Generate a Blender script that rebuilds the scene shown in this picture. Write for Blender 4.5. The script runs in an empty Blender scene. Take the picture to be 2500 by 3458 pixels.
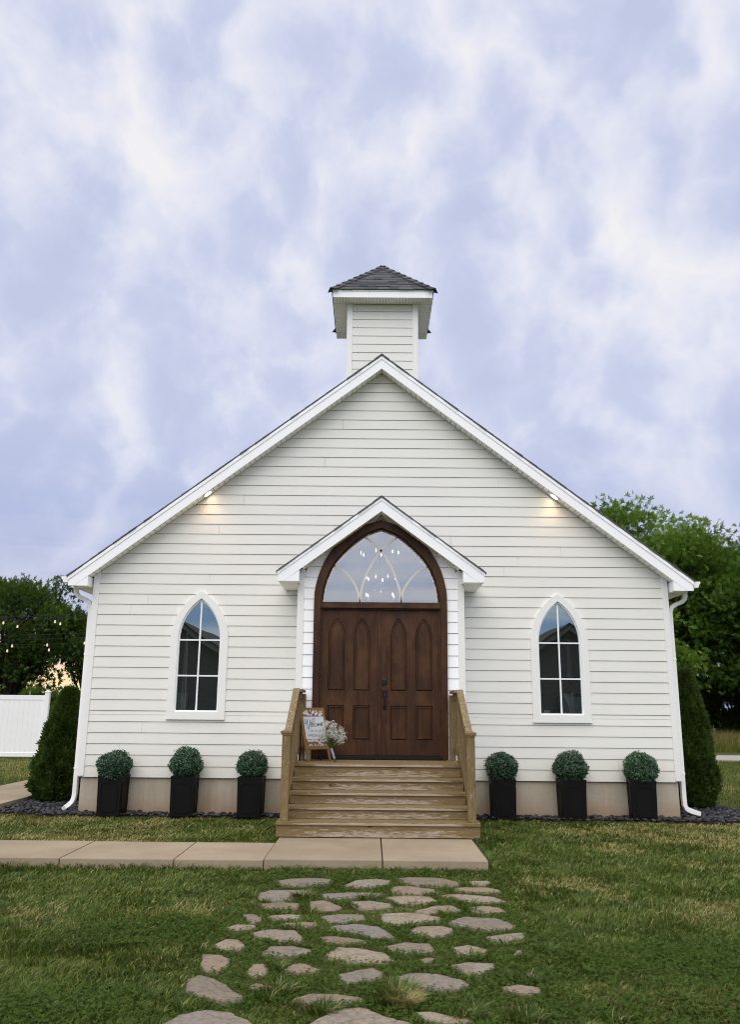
import bpy, bmesh, math, random
import numpy as np
from mathutils import Vector, Matrix, Euler

R = math.radians
random.seed(7)
rng = np.random.default_rng(7)
sc = bpy.context.scene
col = sc.collection

# ------------------------------------------------------------------ camera
F_PX, PITCH, ROLL, YAW = 2778.0, 0.23198, 0.00905, 0.0028
cam_d = bpy.data.cameras.new('camera')
cam = bpy.data.objects.new('camera', cam_d)
col.objects.link(cam)
sc.camera = cam
fw0 = Vector((-math.sin(YAW), math.cos(YAW), 0)); rt = Vector((math.cos(YAW), math.sin(YAW), 0)); up0 = Vector((0, 0, 1))
fwd = fw0*math.cos(PITCH) + up0*math.sin(PITCH)
up = up0*math.cos(PITCH) - fw0*math.sin(PITCH)
crt = rt*math.cos(ROLL) + up*math.sin(ROLL)
cup = up*math.cos(ROLL) - rt*math.sin(ROLL)
m = Matrix((crt, cup, -fwd)).transposed().to_4x4()
m.translation = Vector((-0.1, 0.0, 1.6))
cam.matrix_world = m
cam_d.sensor_fit = 'VERTICAL'; cam_d.sensor_height = 36.0
cam_d.lens = F_PX/3458.0*36.0
cam_d.clip_start = 0.05; cam_d.clip_end = 3000

# ------------------------------------------------------------------ light
SUN_ELEV, SUN_AZ = 52.0, 192.0        # compass: 0 = +Y, 180 = behind the camera
sun_d = bpy.data.lights.new('sun', 'SUN')
sun_d.energy = 1.25; sun_d.angle = R(62); sun_d.color = (1.0, 0.94, 0.85)
sun = bpy.data.objects.new('sun', sun_d); col.objects.link(sun)
sdir = Vector((math.sin(R(SUN_AZ))*math.cos(R(SUN_ELEV)), math.cos(R(SUN_AZ))*math.cos(R(SUN_ELEV)), math.sin(R(SUN_ELEV))))
sun.rotation_euler = sdir.to_track_quat('Z', 'Y').to_euler()
sun.location = sdir*40

# ------------------------------------------------------------------ world
w = bpy.data.worlds.new('World'); sc.world = w; w.use_nodes = True
nt = w.node_tree; nt.nodes.clear()
def N(t, tree=None, **kw):
    n = (tree or nt).nodes.new(t)
    for k, v in kw.items(): setattr(n, k, v)
    return n
def L(a, b, tree=None): (tree or nt).links.new(a, b)
def MATH(op, a, b=None, tree=None, clamp=False):
    n = N('ShaderNodeMath', tree, operation=op, use_clamp=clamp)
    for i, v in enumerate((a, b)):
        if v is None: continue
        if isinstance(v, (int, float)): n.inputs[i].default_value = v
        else: L(v, n.inputs[i], tree)
    return n.outputs[0]
def RAMP(fac, stops, tree=None, interp='LINEAR'):
    n = N('ShaderNodeValToRGB', tree); cr = n.color_ramp; cr.interpolation = interp
    while len(cr.elements) < len(stops): cr.elements.new(0.5)
    for e, (p, c) in zip(cr.elements, stops):
        e.position = p; e.color = (*c, 1) if len(c) == 3 else c
    L(fac, n.inputs[0], tree)
    return n.outputs[0]
def MIX(fac, a, b, tree=None, blend='MIX'):
    n = N('ShaderNodeMix', tree, data_type='RGBA', blend_type=blend)
    for sock, v in ((n.inputs[0], fac), (n.inputs[6], a), (n.inputs[7], b)):
        if isinstance(v, (int, float)): sock.default_value = v
        elif isinstance(v, tuple): sock.default_value = (*v, 1)
        else: L(v, sock, tree)
    return n.outputs[2]
def NOISE(vec, scale, detail=4, rough=0.55, dist=0.0, tree=None):
    n = N('ShaderNodeTexNoise', tree)
    n.inputs['Scale'].default_value = scale; n.inputs['Detail'].default_value = detail
    n.inputs['Roughness'].default_value = rough; n.inputs['Distortion'].default_value = dist
    if vec is not None: L(vec, n.inputs['Vector'], tree)
    return n.outputs[0]
tc = N('ShaderNodeTexCoord')
sep = N('ShaderNodeSeparateXYZ'); L(tc.outputs['Generated'], sep.inputs[0])
dx, dy, dz = sep.outputs
zz = MATH('MAXIMUM', dz, 0.0)
mp = N('ShaderNodeMapping'); L(tc.outputs['Generated'], mp.inputs[0])
mp.inputs['Scale'].default_value = (1.0, 0.85, 0.86); mp.inputs['Location'].default_value = (5.2, 2.9, 0.4)
mp.inputs['Rotation'].default_value = (R(10), R(-22), 0)
warp = N('ShaderNodeTexNoise'); warp.inputs['Scale'].default_value = 6.0; warp.inputs['Detail'].default_value = 4; L(mp.outputs[0], warp.inputs['Vector'])
wadd = N('ShaderNodeVectorMath', operation='MULTIPLY_ADD'); L(warp.outputs['Color'], wadd.inputs[0]); wadd.inputs[1].default_value = (0.20, 0.20, 0.20); L(mp.outputs[0], wadd.inputs[2])
vor = N('ShaderNodeTexVoronoi', feature='F1'); vor.inputs['Scale'].default_value = 11.0; L(wadd.outputs[0], vor.inputs['Vector'])
cl1 = NOISE(wadd.outputs[0], 8.5, 4, 0.55, 0.0)
cl2 = NOISE(mp.outputs[0], 24.0, 3, 0.6, 0.15)
cl3 = NOISE(mp.outputs[0], 3.4, 2, 0.5, 0.1)
cl = MATH('ADD', MATH('ADD', MATH('MULTIPLY', cl1, 0.36), MATH('MULTIPLY', cl2, 0.16)), MATH('MULTIPLY', cl3, 0.22))
cl = MATH('ADD', cl, MATH('MULTIPLY', MATH('ADD', vor.outputs['Distance'], 0.10), 0.25))
cl = MATH('ADD', cl, MATH('MULTIPLY', MATH('SUBTRACT', dz, 0.86), 0.15))
sky = N('ShaderNodeTexSky', sky_type='NISHITA'); sky.sun_disc = False
sky.sun_elevation = R(SUN_ELEV); sky.sun_rotation = R(SUN_AZ)
skyc = MIX(1.0, sky.outputs[0], (0.085, 0.085, 0.085), blend='MULTIPLY')
cloudc = RAMP(cl, [(0.36, (0.475, 0.515, 0.69)), (0.43, (0.52, 0.56, 0.725)), (0.485, (0.60, 0.63, 0.76)), (0.545, (0.69, 0.70, 0.79)), (0.62, (0.785, 0.775, 0.79))])
base = MIX(0.94, skyc, cloudc)
# towards the horizon the layer is seen edge-on and evens out to a blue grey with thin level bars
bandv = N('ShaderNodeCombineXYZ'); L(MATH('MULTIPLY', dx, 0.9), bandv.inputs[0]); L(MATH('MULTIPLY', dy, 0.9), bandv.inputs[1]); L(MATH('MULTIPLY', dz, 17.0), bandv.inputs[2])
bars = NOISE(bandv.outputs[0], 1.6, 3, 0.5, 0.1)
low = RAMP(dz, [(0.0, (1, 1, 1)), (0.13, (0.85,)*3), (0.33, (0, 0, 0))])
lowc = RAMP(bars, [(0.42, (0.17, 0.28, 0.54)), (0.50, (0.30, 0.38, 0.59)), (0.57, (0.50, 0.525, 0.64))])
base = MIX(low, base, MIX(RAMP(dz, [(0.10, (0.15,)*3), (0.20, (0.85,)*3)]), lowc, RAMP(cl, [(0.40, (0.335, 0.385, 0.60)), (0.60, (0.50, 0.54, 0.71))])))
# sunset glow low in the west (left of the church)
gl = N('ShaderNodeVectorMath', operation='DOT_PRODUCT'); L(tc.outputs['Generated'], gl.inputs[0])
gl.inputs[1].default_value = (-0.62, 0.785, 0.0)
glf = MATH('MULTIPLY', RAMP(gl.outputs['Value'], [(0.62, (0, 0, 0)), (0.93, (1, 1, 1))]), RAMP(dz, [(0.03, (1, 1, 1)), (0.085, (0, 0, 0))]))
base = MIX(glf, base, (0.92, 0.70, 0.42))
bg = N('ShaderNodeBackground'); L(base, bg.inputs[0]); bg.inputs[1].default_value = 1.0
wo = N('ShaderNodeOutputWorld'); L(bg.outputs[0], wo.inputs[0])

vs = sc.view_settings
sc.display_settings.display_device = 'sRGB'
vs.view_transform = 'Standard'; vs.look = 'None'; vs.exposure = 0.25; vs.gamma = 1.0; vs.use_curve_mapping = False
sc.cycles.use_denoising = True
sc.cycles.pixel_filter_type = 'BLACKMAN_HARRIS'; sc.cycles.filter_width = 1.1
sc.cycles.max_bounces = 8; sc.cycles.diffuse_bounces = 2; sc.cycles.glossy_bounces = 3
sc.cycles.transmission_bounces = 4; sc.cycles.transparent_max_bounces = 12
sc.cycles.sample_clamp_indirect = 6.0

# ------------------------------------------------------------------ helpers
def tag(o, label=None, cat=None, group=None, kind=None):
    if label: o['label'] = label
    if cat: o['category'] = cat
    if group: o['group'] = group
    if kind: o['kind'] = kind
    return o
def empty(name, loc=(0, 0, 0), parent=None):
    o = bpy.data.objects.new(name, None); o.empty_display_size = 0.2
    col.objects.link(o); o.location = loc
    if parent: o.parent = parent
    return o
def obj(name, mesh, mat=None, parent=None):
    o = bpy.data.objects.new(name, mesh); col.objects.link(o)
    if mat is not None and not mesh.materials: mesh.materials.append(mat)
    if parent: o.parent = parent
    return o
def npmesh(name, V, Fq=None, Ft=None, attrs=None, smooth=False):
    """fast mesh from numpy: V (n,3), quads (a,4), tris (b,3)"""
    me = bpy.data.meshes.new(name)
    V = np.asarray(V, np.float32)
    loops = []; starts = []; tot = 0
    nq = 0 if Fq is None else len(Fq); ntr = 0 if Ft is None else len(Ft)
    parts = []; st = []
    if nq: parts.append(np.asarray(Fq, np.int32).ravel()); st.append(np.arange(nq, dtype=np.int32)*4)
    if ntr: parts.append(np.asarray(Ft, np.int32).ravel()); st.append(nq*4 + np.arange(ntr, dtype=np.int32)*3)
    loops = np.concatenate(parts); starts = np.concatenate(st)
    me.vertices.add(len(V)); me.vertices.foreach_set('co', V.ravel())
    me.loops.add(len(loops)); me.loops.foreach_set('vertex_index', loops)
    me.polygons.add(nq+ntr); me.polygons.foreach_set('loop_start', starts)
    if smooth: me.polygons.foreach_set('use_smooth', np.ones(nq+ntr, bool))
    for k, a in (attrs or {}).items():
        at = me.attributes.new(k, 'FLOAT', 'POINT'); at.data.foreach_set('value', np.asarray(a, np.float32))
    me.update(calc_edges=True); me.validate()
    return me

class MB:
    def __init__(s): s.v = []; s.f = []
    def add(s, vs, fs):
        b = len(s.v); s.v += [tuple(p) for p in vs]; s.f += [tuple(b+i for i in f) for f in fs]; return s
    def hexa(s, p):   # 8 points: bottom ring 0-3 (ccw from above), top ring 4-7
        return s.add(p, [(3, 2, 1, 0), (4, 5, 6, 7), (0, 1, 5, 4), (1, 2, 6, 5), (2, 3, 7, 6), (3, 0, 4, 7)])
    def box(s, x0, x1, y0, y1, z0, z1):
        return s.hexa([(x0, y0, z0), (x1, y0, z0), (x1, y1, z0), (x0, y1, z0), (x0, y0, z1), (x1, y0, z1), (x1, y1, z1), (x0, y1, z1)])
    def prism(s, poly, y0, y1):      # poly in (x,z), extruded along y
        n = len(poly)
        vs = [(x, y0, z) for x, z in poly] + [(x, y1, z) for x, z in poly]
        fs = [tuple(range(n)), tuple(range(2*n-1, n-1, -1))] + [((i+1) % n, i, n+i, n+(i+1) % n) for i in range(n)]
        return s.add(vs, fs)
    def prismz(s, poly, z0, z1):
        n = len(poly)
        vs = [(x, y, z0) for x, y in poly] + [(x, y, z1) for x, y in poly]
        fs = [tuple(range(n-1, -1, -1)), tuple(range(n, 2*n))] + [(i, (i+1) % n, n+(i+1) % n, n+i) for i in range(n)]
        return s.add(vs, fs)
    def prismx(s, poly, x0, x1):     # poly in (y,z)
        n = len(poly)
        vs = [(x0, y, z) for y, z in poly] + [(x1, y, z) for y, z in poly]
        fs = [tuple(range(n)), tuple(range(2*n-1, n-1, -1))] + [((i+1) % n, i, n+i, n+(i+1) % n) for i in range(n)]
        return s.add(vs, fs)
    def band(s, outer, inner, y0, y1):   # two (x,z) polylines of equal count
        n = len(outer)
        vs = [(x, y0, z) for x, z in outer] + [(x, y0, z) for x, z in inner] + [(x, y1, z) for x, z in outer] + [(x, y1, z) for x, z in inner]
        fs = []
        for i in range(n-1):
            fs += [(i, i+1, n+i+1, n+i), (2*n+i+1, 2*n+i, 3*n+i, 3*n+i+1), (i+1, i, 2*n+i, 2*n+i+1), (n+i, n+i+1, 3*n+i+1, 3*n+i)]
        fs += [(0, n, 3*n, 2*n), (n-1, 3*n-1, 4*n-1, 2*n-1)]
        return s.add(vs, fs)
    def tube(s, pts, rad, n=8, cap=True, sq=1.0):
        pts = [Vector(p) for p in pts]
        if isinstance(rad, (int, float)): rad = [rad]*len(pts)
        b = len(s.v); ref = None
        for i, p in enumerate(pts):
            t = (pts[min(i+1, len(pts)-1)] - pts[max(i-1, 0)]).normalized()
            if ref is None:
                ref = Vector((0, 0, 1)) if abs(t.z) < 0.9 else Vector((1, 0, 0))
            u = (ref - t*ref.dot(t)).normalized(); v = t.cross(u); ref = u
            for k in range(n):
                a = 2*math.pi*k/n
                s.v.append(tuple(p + u*math.cos(a)*rad[i] + v*math.sin(a)*rad[i]*sq))
        for i in range(len(pts)-1):
            for k in range(n):
                s.f.append((b+i*n+k, b+i*n+(k+1) % n, b+(i+1)*n+(k+1) % n, b+(i+1)*n+k))
        if cap:
            s.f.append(tuple(b+k for k in range(n-1, -1, -1))); e = b+(len(pts)-1)*n
            s.f.append(tuple(e+k for k in range(n)))
        return s
    def sweep(s, pts, prof, xref=Vector((0, 1, 0))):  # profile (a,b) in frame (side, xref)
        pts = [Vector(p) for p in pts]; n = len(prof); b = len(s.v)
        for i, p in enumerate(pts):
            t = (pts[min(i+1, len(pts)-1)] - pts[max(i-1, 0)]).normalized()
            u = t.cross(xref).normalized(); v = u.cross(t).normalized()
            for a, c in prof: s.v.append(tuple(p + u*a + v*c))
        for i in range(len(pts)-1):
            for k in range(n):
                s.f.append((b+i*n+k, b+i*n+(k+1) % n, b+(i+1)*n+(k+1) % n, b+(i+1)*n+k))
        s.f.append(tuple(b+k for k in range(n-1, -1, -1))); e = b+(len(pts)-1)*n
        s.f.append(tuple(e+k for k in range(n)))
        return s
    def lathe(s, prof, c=(0, 0, 0), n=16):
        b = len(s.v)
        for r_, z in prof:
            for k in range(n):
                a = 2*math.pi*k/n; s.v.append((c[0]+r_*math.cos(a), c[1]+r_*math.sin(a), c[2]+z))
        for i in range(len(prof)-1):
            for k in range(n):
                s.f.append((b+i*n+k, b+i*n+(k+1) % n, b+(i+1)*n+(k+1) % n, b+(i+1)*n+k))
        s.f.append(tuple(b+k for k in range(n-1, -1, -1))); e = b+(len(prof)-1)*n
        s.f.append(tuple(e+k for k in range(n)))
        return s
    def mesh(s, name, bevel=0, smooth=False, seg=1):
        me = bpy.data.meshes.new(name)
        bm = bmesh.new()
        vs = [bm.verts.new(p) for p in s.v]
        for f in s.f:
            try: bm.faces.new([vs[i] for i in f])
            except ValueError: pass
        bmesh.ops.recalc_face_normals(bm, faces=bm.faces)
        if bevel:
            bmesh.ops.bevel(bm, geom=[e for e in bm.edges if len(e.link_faces) == 2 and e.calc_face_angle(0) > 0.5], offset=bevel, segments=seg, affect='EDGES', profile=0.6)
        bm.to_mesh(me); bm.free()
        if smooth:
            for p in me.polygons: p.use_smooth = True
        return me
    def build(s, name, mat, parent=None, bevel=0, smooth=False, seg=1):
        return obj(name, s.mesh(name, bevel, smooth, seg), mat, parent)

def spline(pts, k=6):
    """Catmull-Rom through 2-D/3-D points"""
    P = [np.array(p, float) for p in pts]; P = [2*P[0]-P[1]] + P + [2*P[-1]-P[-2]]
    out = []
    for i in range(1, len(P)-2):
        for j in range(k):
            t = j/k; a, b, c, d = P[i-1], P[i], P[i+1], P[i+2]
            out.append(0.5*((2*b)+(-a+c)*t+(2*a-5*b+4*c-d)*t*t+(-a+3*b-3*c+d)*t**3))
    out.append(P[-2]); return [tuple(p) for p in out]

# value noise on the plane for numpy scattering
_grid = rng.random((64, 64))
def vnoise(x, y, s):
    x = np.asarray(x)*s + 101.3; y = np.asarray(y)*s + 57.7
    xi = np.floor(x).astype(int); yi = np.floor(y).astype(int); fx = x-xi; fy = y-yi
    fx = fx*fx*(3-2*fx); fy = fy*fy*(3-2*fy)
    g = lambda a, b: _grid[a % 64, b % 64]
    return (g(xi, yi)*(1-fx)+g(xi+1, yi)*fx)*(1-fy) + (g(xi, yi+1)*(1-fx)+g(xi+1, yi+1)*fx)*fy
def inpoly(px, py, poly):
    ins = np.zeros(len(px), bool); n = len(poly)
    for i in range(n):
        x1, y1 = poly[i]; x2, y2 = poly[(i+1) % n]
        c = ((y1 > py) != (y2 > py)) & (px < (x2-x1)*(py-y1)/(y2-y1+1e-12)+x1)
        ins ^= c
    return ins

# ------------------------------------------------------------------ materials
def mat(name, rough=0.6, spec=0.3, coat=0.0):
    m = bpy.data.materials.new(name); m.use_nodes = True; t = m.node_tree
    b = t.nodes['Principled BSDF']; b.inputs['Roughness'].default_value = rough
    b.inputs['Specular IOR Level'].default_value = spec
    if coat: b.inputs['Coat Weight'].default_value = coat; b.inputs['Coat Roughness'].default_value = 0.25
    return m, t, b
def coords(t, kind='Object', scale=(1, 1, 1), rnd=0.0, rot=(0, 0, 0)):
    c = N('ShaderNodeTexCoord', t); p = N('ShaderNodeMapping', t); L(c.outputs[kind], p.inputs[0], t)
    p.inputs['Scale'].default_value = scale; p.inputs['Rotation'].default_value = rot
    if rnd:
        oi = N('ShaderNodeObjectInfo', t); cx = N('ShaderNodeCombineXYZ', t)
        v = MATH('MULTIPLY', oi.outputs['Random'], rnd, t)
        for i in range(3): L(v, cx.inputs[i], t)
        L(cx.outputs[0], p.inputs['Location'], t)
    return p.outputs[0]
def bump(t, b, h, strength=0.3, dist=0.01):
    n = N('ShaderNodeBump', t); n.inputs['Strength'].default_value = strength; n.inputs['Distance'].default_value = dist
    L(h, n.inputs['Height'], t); L(n.outputs[0], b.inputs['Normal'], t)
def objrand(t): return N('ShaderNodeObjectInfo', t).outputs['Random']

def painted(name, c0, c1, rough=0.55, grain=0.35, rnd=3.0, var=0.035):
    m, t, b = mat(name, rough, 0.3)
    v = coords(t, 'Object', (1.2, 6, 22), rnd)
    n1 = NOISE(v, 2.6, 5, 0.6, 0.6, t)
    v2 = coords(t, 'Object', (1, 1, 1))
    n2 = NOISE(v2, 0.8, 5, 0.6, 0, t)
    n3 = NOISE(v2, 14, 4, 0.7, 0, t)
    c = MIX(RAMP(n2, [(0.35, (0, 0, 0)), (0.7, (1, 1, 1))], t), c0, c1, t)
    c = MIX(RAMP(n3, [(0.66, (0, 0, 0)), (0.8, (0.25,)*3)], t), c, (0.55, 0.53, 0.46), t)
    if name == 'siding_paint':     # soil splash near the footing and faint run marks
        sp = N('ShaderNodeSeparateXYZ', t); L(coords(t), sp.inputs[0], t)
        spl = RAMP(MATH('ADD', sp.outputs[2], MATH('MULTIPLY', MATH('SUBTRACT', n2, 0.5, t), 1.2, t), t), [(0.45, (0.5,)*3), (0.95, (0, 0, 0))], t)
        c = MIX(MATH('MULTIPLY', spl, n3, t), c, (0.52, 0.46, 0.36), t)
        run = NOISE(coords(t, 'Object', (9, 1, 0.35)), 1.0, 4, 0.6, 0, t)
        c = MIX(RAMP(run, [(0.56, (0, 0, 0)), (0.75, (0.22,)*3)], t), c, (0.60, 0.585, 0.51), t)
    r = MATH('ADD', MATH('MULTIPLY', objrand(t), var*2), 1-var, t)
    hs = N('ShaderNodeHueSaturation', t); L(c, hs.inputs['Color'], t); L(r, hs.inputs['Value'], t)
    L(hs.outputs[0], b.inputs['Base Color'], t)
    bump(t, b, n1, grain, 0.004)
    return m
M = {}
M['shade_felt'] = None
M['siding'] = painted('siding_paint', (0.745, 0.735, 0.665), (0.71, 0.70, 0.64))
M['porch_siding'] = painted('porch_siding_paint', (0.90, 0.90, 0.885), (0.88, 0.88, 0.87))
M['trim'] = painted('white_trim_paint', (0.79, 0.785, 0.735), (0.77, 0.765, 0.72), 0.45, 0.2)
M['fascia'] = painted('fascia_wrap', (0.89, 0.89, 0.875), (0.87, 0.87, 0.86), 0.4, 0.05)
M['soffit'] = painted('soffit_vinyl', (0.78, 0.76, 0.68), (0.74, 0.72, 0.65), 0.5, 0.05)
M['gutter'] = painted('gutter_enamel', (0.83, 0.82, 0.78), (0.80, 0.795, 0.76), 0.35, 0.03)
M['vinyl'] = painted('fence_vinyl', (0.82, 0.81, 0.79), (0.79, 0.785, 0.77), 0.4, 0.02, var=0.02)
M['sash'] = painted('sash_white', (0.82, 0.83, 0.84), (0.8, 0.8, 0.81), 0.4, 0.02)

def shingle():
    m, t, b = mat('asphalt_shingle', 0.9, 0.2)
    v = coords(t); n = NOISE(v, 160, 3, 0.7, 0, t); n2 = NOISE(v, 6, 3, 0.6, 0, t)
    c = MIX(objrand(t), (0.06, 0.061, 0.067), (0.165, 0.167, 0.175), t)
    c = MIX(RAMP(n, [(0.4, (0, 0, 0)), (0.7, (0.5,)*3)], t), c, (0.16, 0.16, 0.165), t)
    c = MIX(MATH('MULTIPLY', n2, 0.35, t), c, (0.08, 0.08, 0.085), t)
    L(c, b.inputs['Base Color'], t); bump(t, b, n, 0.5, 0.003)
    return m
M['shingle'] = shingle()

def concrete(name, c0, c1, stain, stain_amt=0.5, vert=False):
    m, t, b = mat(name, 0.85, 0.2)
    v = coords(t)
    n1 = NOISE(v, 1.3, 6, 0.6, 0.2, t); n2 = NOISE(v, 45, 4, 0.7, 0, t)
    v3 = coords(t, 'Object', (3.5, 3.5, 0.5) if vert else (1, 1, 1)); n3 = NOISE(v3, 1.6, 5, 0.65, 0.3, t)
    c = MIX(RAMP(n1, [(0.3, (0, 0, 0)), (0.7, (1, 1, 1))], t), c0, c1, t)
    c = MIX(RAMP(n3, [(0.44, (0, 0, 0)), (0.70, (stain_amt*1.25,)*3)], t), c, stain, t)
    hv = N('ShaderNodeHueSaturation', t); L(c, hv.inputs['Color'], t); L(MATH('ADD', MATH('MULTIPLY', objrand(t), 0.14, t), 0.93, t), hv.inputs['Value'], t); c = hv.outputs[0]
    c = MIX(RAMP(n2, [(0.4, (0, 0, 0)), (0.75, (0.3,)*3)], t), c, (c0[0]*0.55, c0[1]*0.55, c0[2]*0.55), t)
    if vert:   # rust and soil splash marks plus hairline cracks
        sp = N('ShaderNodeSeparateXYZ', t); L(coords(t), sp.inputs[0], t)
        lowz = RAMP(MATH('ADD', sp.outputs[2], MATH('MULTIPLY', MATH('SUBTRACT', n1, 0.5, t), 0.9, t), t), [(0.0, (0.6,)*3), (0.26, (0, 0, 0))], t)
        c = MIX(lowz, c, (0.42, 0.22, 0.09), t)
        vo = N('ShaderNodeTexVoronoi', t, feature='DISTANCE_TO_EDGE'); vo.inputs['Scale'].default_value = 0.9
        wv = MIX(0.14, v, NOISE(v, 6, 3, 0.6, 0, t), t); L(wv, vo.inputs['Vector'], t)
        c = MIX(RAMP(vo.outputs['Distance'], [(0.0, (0.16,)*3), (0.004, (0, 0, 0))], t), c, (0.10, 0.085, 0.065), t)
    L(c, b.inputs['Base Color'], t); bump(t, b, MATH('ADD', n2, MATH('MULTIPLY', n1, 2.0, t), t), 0.35, 0.006)
    return m
M['foundation'] = concrete('foundation_concrete', (0.68, 0.59, 0.46), (0.56, 0.48, 0.365), (0.42, 0.35, 0.26), 0.40, True)
M['slab'] = concrete('walk_concrete', (0.50, 0.40, 0.272), (0.40, 0.318, 0.212), (0.36, 0.28, 0.185), 0.45)
M['gravel'] = concrete('gravel_drive', (0.55, 0.50, 0.44), (0.47, 0.43, 0.38), (0.36, 0.33, 0.29), 0.4)

def stone():
    m, t, b = mat('flagstone', 0.8, 0.25)
    v = coords(t, 'Object', (1, 1, 1), 9.0)
    n1 = NOISE(v, 3.0, 6, 0.62, 0.6, t); n2 = NOISE(v, 28, 5, 0.7, 0.3, t)
    r = objrand(t)
    c = RAMP(r, [(0.0, (0.29, 0.225, 0.145)), (0.3, (0.31, 0.28, 0.24)), (0.6, (0.45, 0.375, 0.27)), (0.8, (0.34, 0.25, 0.18)), (1.0, (0.41, 0.35, 0.27))], t)
    c = MIX(RAMP(n1, [(0.42, (0, 0, 0)), (0.68, (0.65,)*3)], t), c, (0.40, 0.29, 0.17), t)
    c = MIX(RAMP(n2, [(0.42, (0, 0, 0)), (0.72, (0.7,)*3)], t), c, (0.13, 0.105, 0.08), t)
    gen = N('ShaderNodeTexCoord', t); vm = N('ShaderNodeVectorMath', t, operation='DISTANCE'); L(gen.outputs['Generated'], vm.inputs[0], t); vm.inputs[1].default_value = (.5, .5, .9)
    dirt = RAMP(MATH('ADD', vm.outputs['Value'], MATH('MULTIPLY', MATH('SUBTRACT', n1, .5, t), .5, t), t), [(0.44, (0, 0, 0)), (0.66, (0.6,)*3)], t)   # soil and moss worked in from the joints
    c = MIX(dirt, c, (0.115, 0.095, 0.055), t)
    vo = N('ShaderNodeTexVoronoi', t, feature='DISTANCE_TO_EDGE'); vo.inputs['Scale'].default_value = 3.2
    L(MIX(0.25, v, NOISE(v, 4, 3, 0.6, 0, t), t), vo.inputs['Vector'], t)
    crack = RAMP(vo.outputs['Distance'], [(0.0, (0, 0, 0)), (0.02, (1, 1, 1))], t)
    c = MIX(MATH('MULTIPLY', MATH('SUBTRACT', 1.0, crack, t), .15, t), c, (0.09, 0.075, 0.06), t)
    L(c, b.inputs['Base Color'], t); bump(t, b, MATH('ADD', MATH('ADD', n1, MATH('MULTIPLY', n2, 0.5, t), t), MATH('MULTIPLY', crack, .3, t), t), 1.0, 0.016)
    return m
M['stone'] = stone()
def pebble():
    m, t, b = mat('river_pebble', 0.55, 0.35)
    v = coords(t, 'Object', (1, 1, 1), 5.0); n = NOISE(v, 20, 4, 0.6, 0, t)
    at = N('ShaderNodeAttribute', t, attribute_name='tint')
    r = MATH('FRACT', MATH('ADD', objrand(t), at.outputs['Fac'], t), None, t)
    c = RAMP(r, [(0, (0.016, 0.016, 0.017)), (0.5, (0.042, 0.042, 0.045)), (0.85, (0.075, 0.075, 0.08)), (1, (0.12, 0.112, 0.105))], t)
    c = MIX(MATH('MULTIPLY', n, 0.4, t), c, (0.03, 0.03, 0.034), t)
    L(c, b.inputs['Base Color'], t); return m
M['pebble'] = pebble()

def weathered(name, flip=0.0, wear=1.0):
    """brown-stained deck lumber with peeled, silvered grain"""
    m, t, b = mat(name, 0.75, 0.2)
    v = coords(t, 'Object', (0.9, 16, 22) if not flip else (22, 16, 0.9), 7.0)
    g = NOISE(v, 3.2, 6, 0.65, 1.0, t)
    v2 = coords(t, 'Object', (3.2, 14, 22) if not flip else (22, 14, 3.2), 4.0)
    pe = NOISE(v2, 2.4, 8, 0.74, 0.8, t)
    v3 = coords(t, 'Object', (1, 1, 1), 3.0); n3 = NOISE(v3, 1.1, 4, 0.6, 0, t)
    c = RAMP(g, [(0.25, (0.165, 0.11, 0.048)), (0.5, (0.285, 0.20, 0.095)), (0.75, (0.38, 0.285, 0.15))], t)
    c = MIX(RAMP(n3, [(0.35, (0, 0, 0)), (0.7, (0.5,)*3)], t), c, (0.215, 0.15, 0.05), t)
    gen = N('ShaderNodeTexCoord', t); sp = N('ShaderNodeSeparateXYZ', t); L(gen.outputs['Generated'], sp.inputs[0], t)
    if not flip:   # feet scuff the middle of the steps
        ctr = RAMP(sp.outputs[0], [(0.02, (0, 0, 0)), (0.3, (1, 1, 1)), (0.75, (1, 1, 1)), (0.97, (0.05,)*3)], t)
        lowm = RAMP(sp.outputs[2], [(0.0, (1, 1, 1)), (0.45, (0.75,)*3), (0.95, (0.0,)*3)], t)
        mask = MATH('MULTIPLY', ctr, lowm, t)
    else:
        mask = MATH('MULTIPLY', n3, 0.35, t)
    thr = MATH('ADD', MATH('MULTIPLY', mask, 0.205*wear, t), MATH('SUBTRACT', pe, 0.085, t), t)
    pf = RAMP(thr, [(0.50, (0, 0, 0)), (0.60, (0.8,)*3)], t)
    worn = RAMP(g, [(0.3, (0.28, 0.21, 0.14)), (0.5, (0.58, 0.49, 0.385)), (0.7, (0.72, 0.65, 0.56))], t)
    c = MIX(pf, c, worn, t)
    vo = N('ShaderNodeTexVoronoi', t); vo.inputs['Scale'].default_value = 1.0   # knots
    L(coords(t, 'Object', (2.6, 4, 7.5) if not flip else (7.5, 4, 2.6), 11.0), vo.inputs['Vector'], t)
    c = MIX(RAMP(vo.outputs['Distance'], [(0.035, (0.9,)*3), (0.10, (0, 0, 0))], t), c, (0.045, 0.026, 0.012), t)
    L(c, b.inputs['Base Color'], t); bump(t, b, MATH('ADD', g, MATH('MULTIPLY', pf, 0.3, t), t), 0.6, 0.006)
    return m
M['step_wood'] = weathered('weathered_step_wood')
M['tread_wood'] = weathered('weathered_tread_wood', 0.0, 2.7)
M['rail_wood'] = weathered('weathered_rail_wood', 1.0, 2.3)
M['post_wood'] = weathered('weathered_post_wood', 1.0, 0.8)

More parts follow.
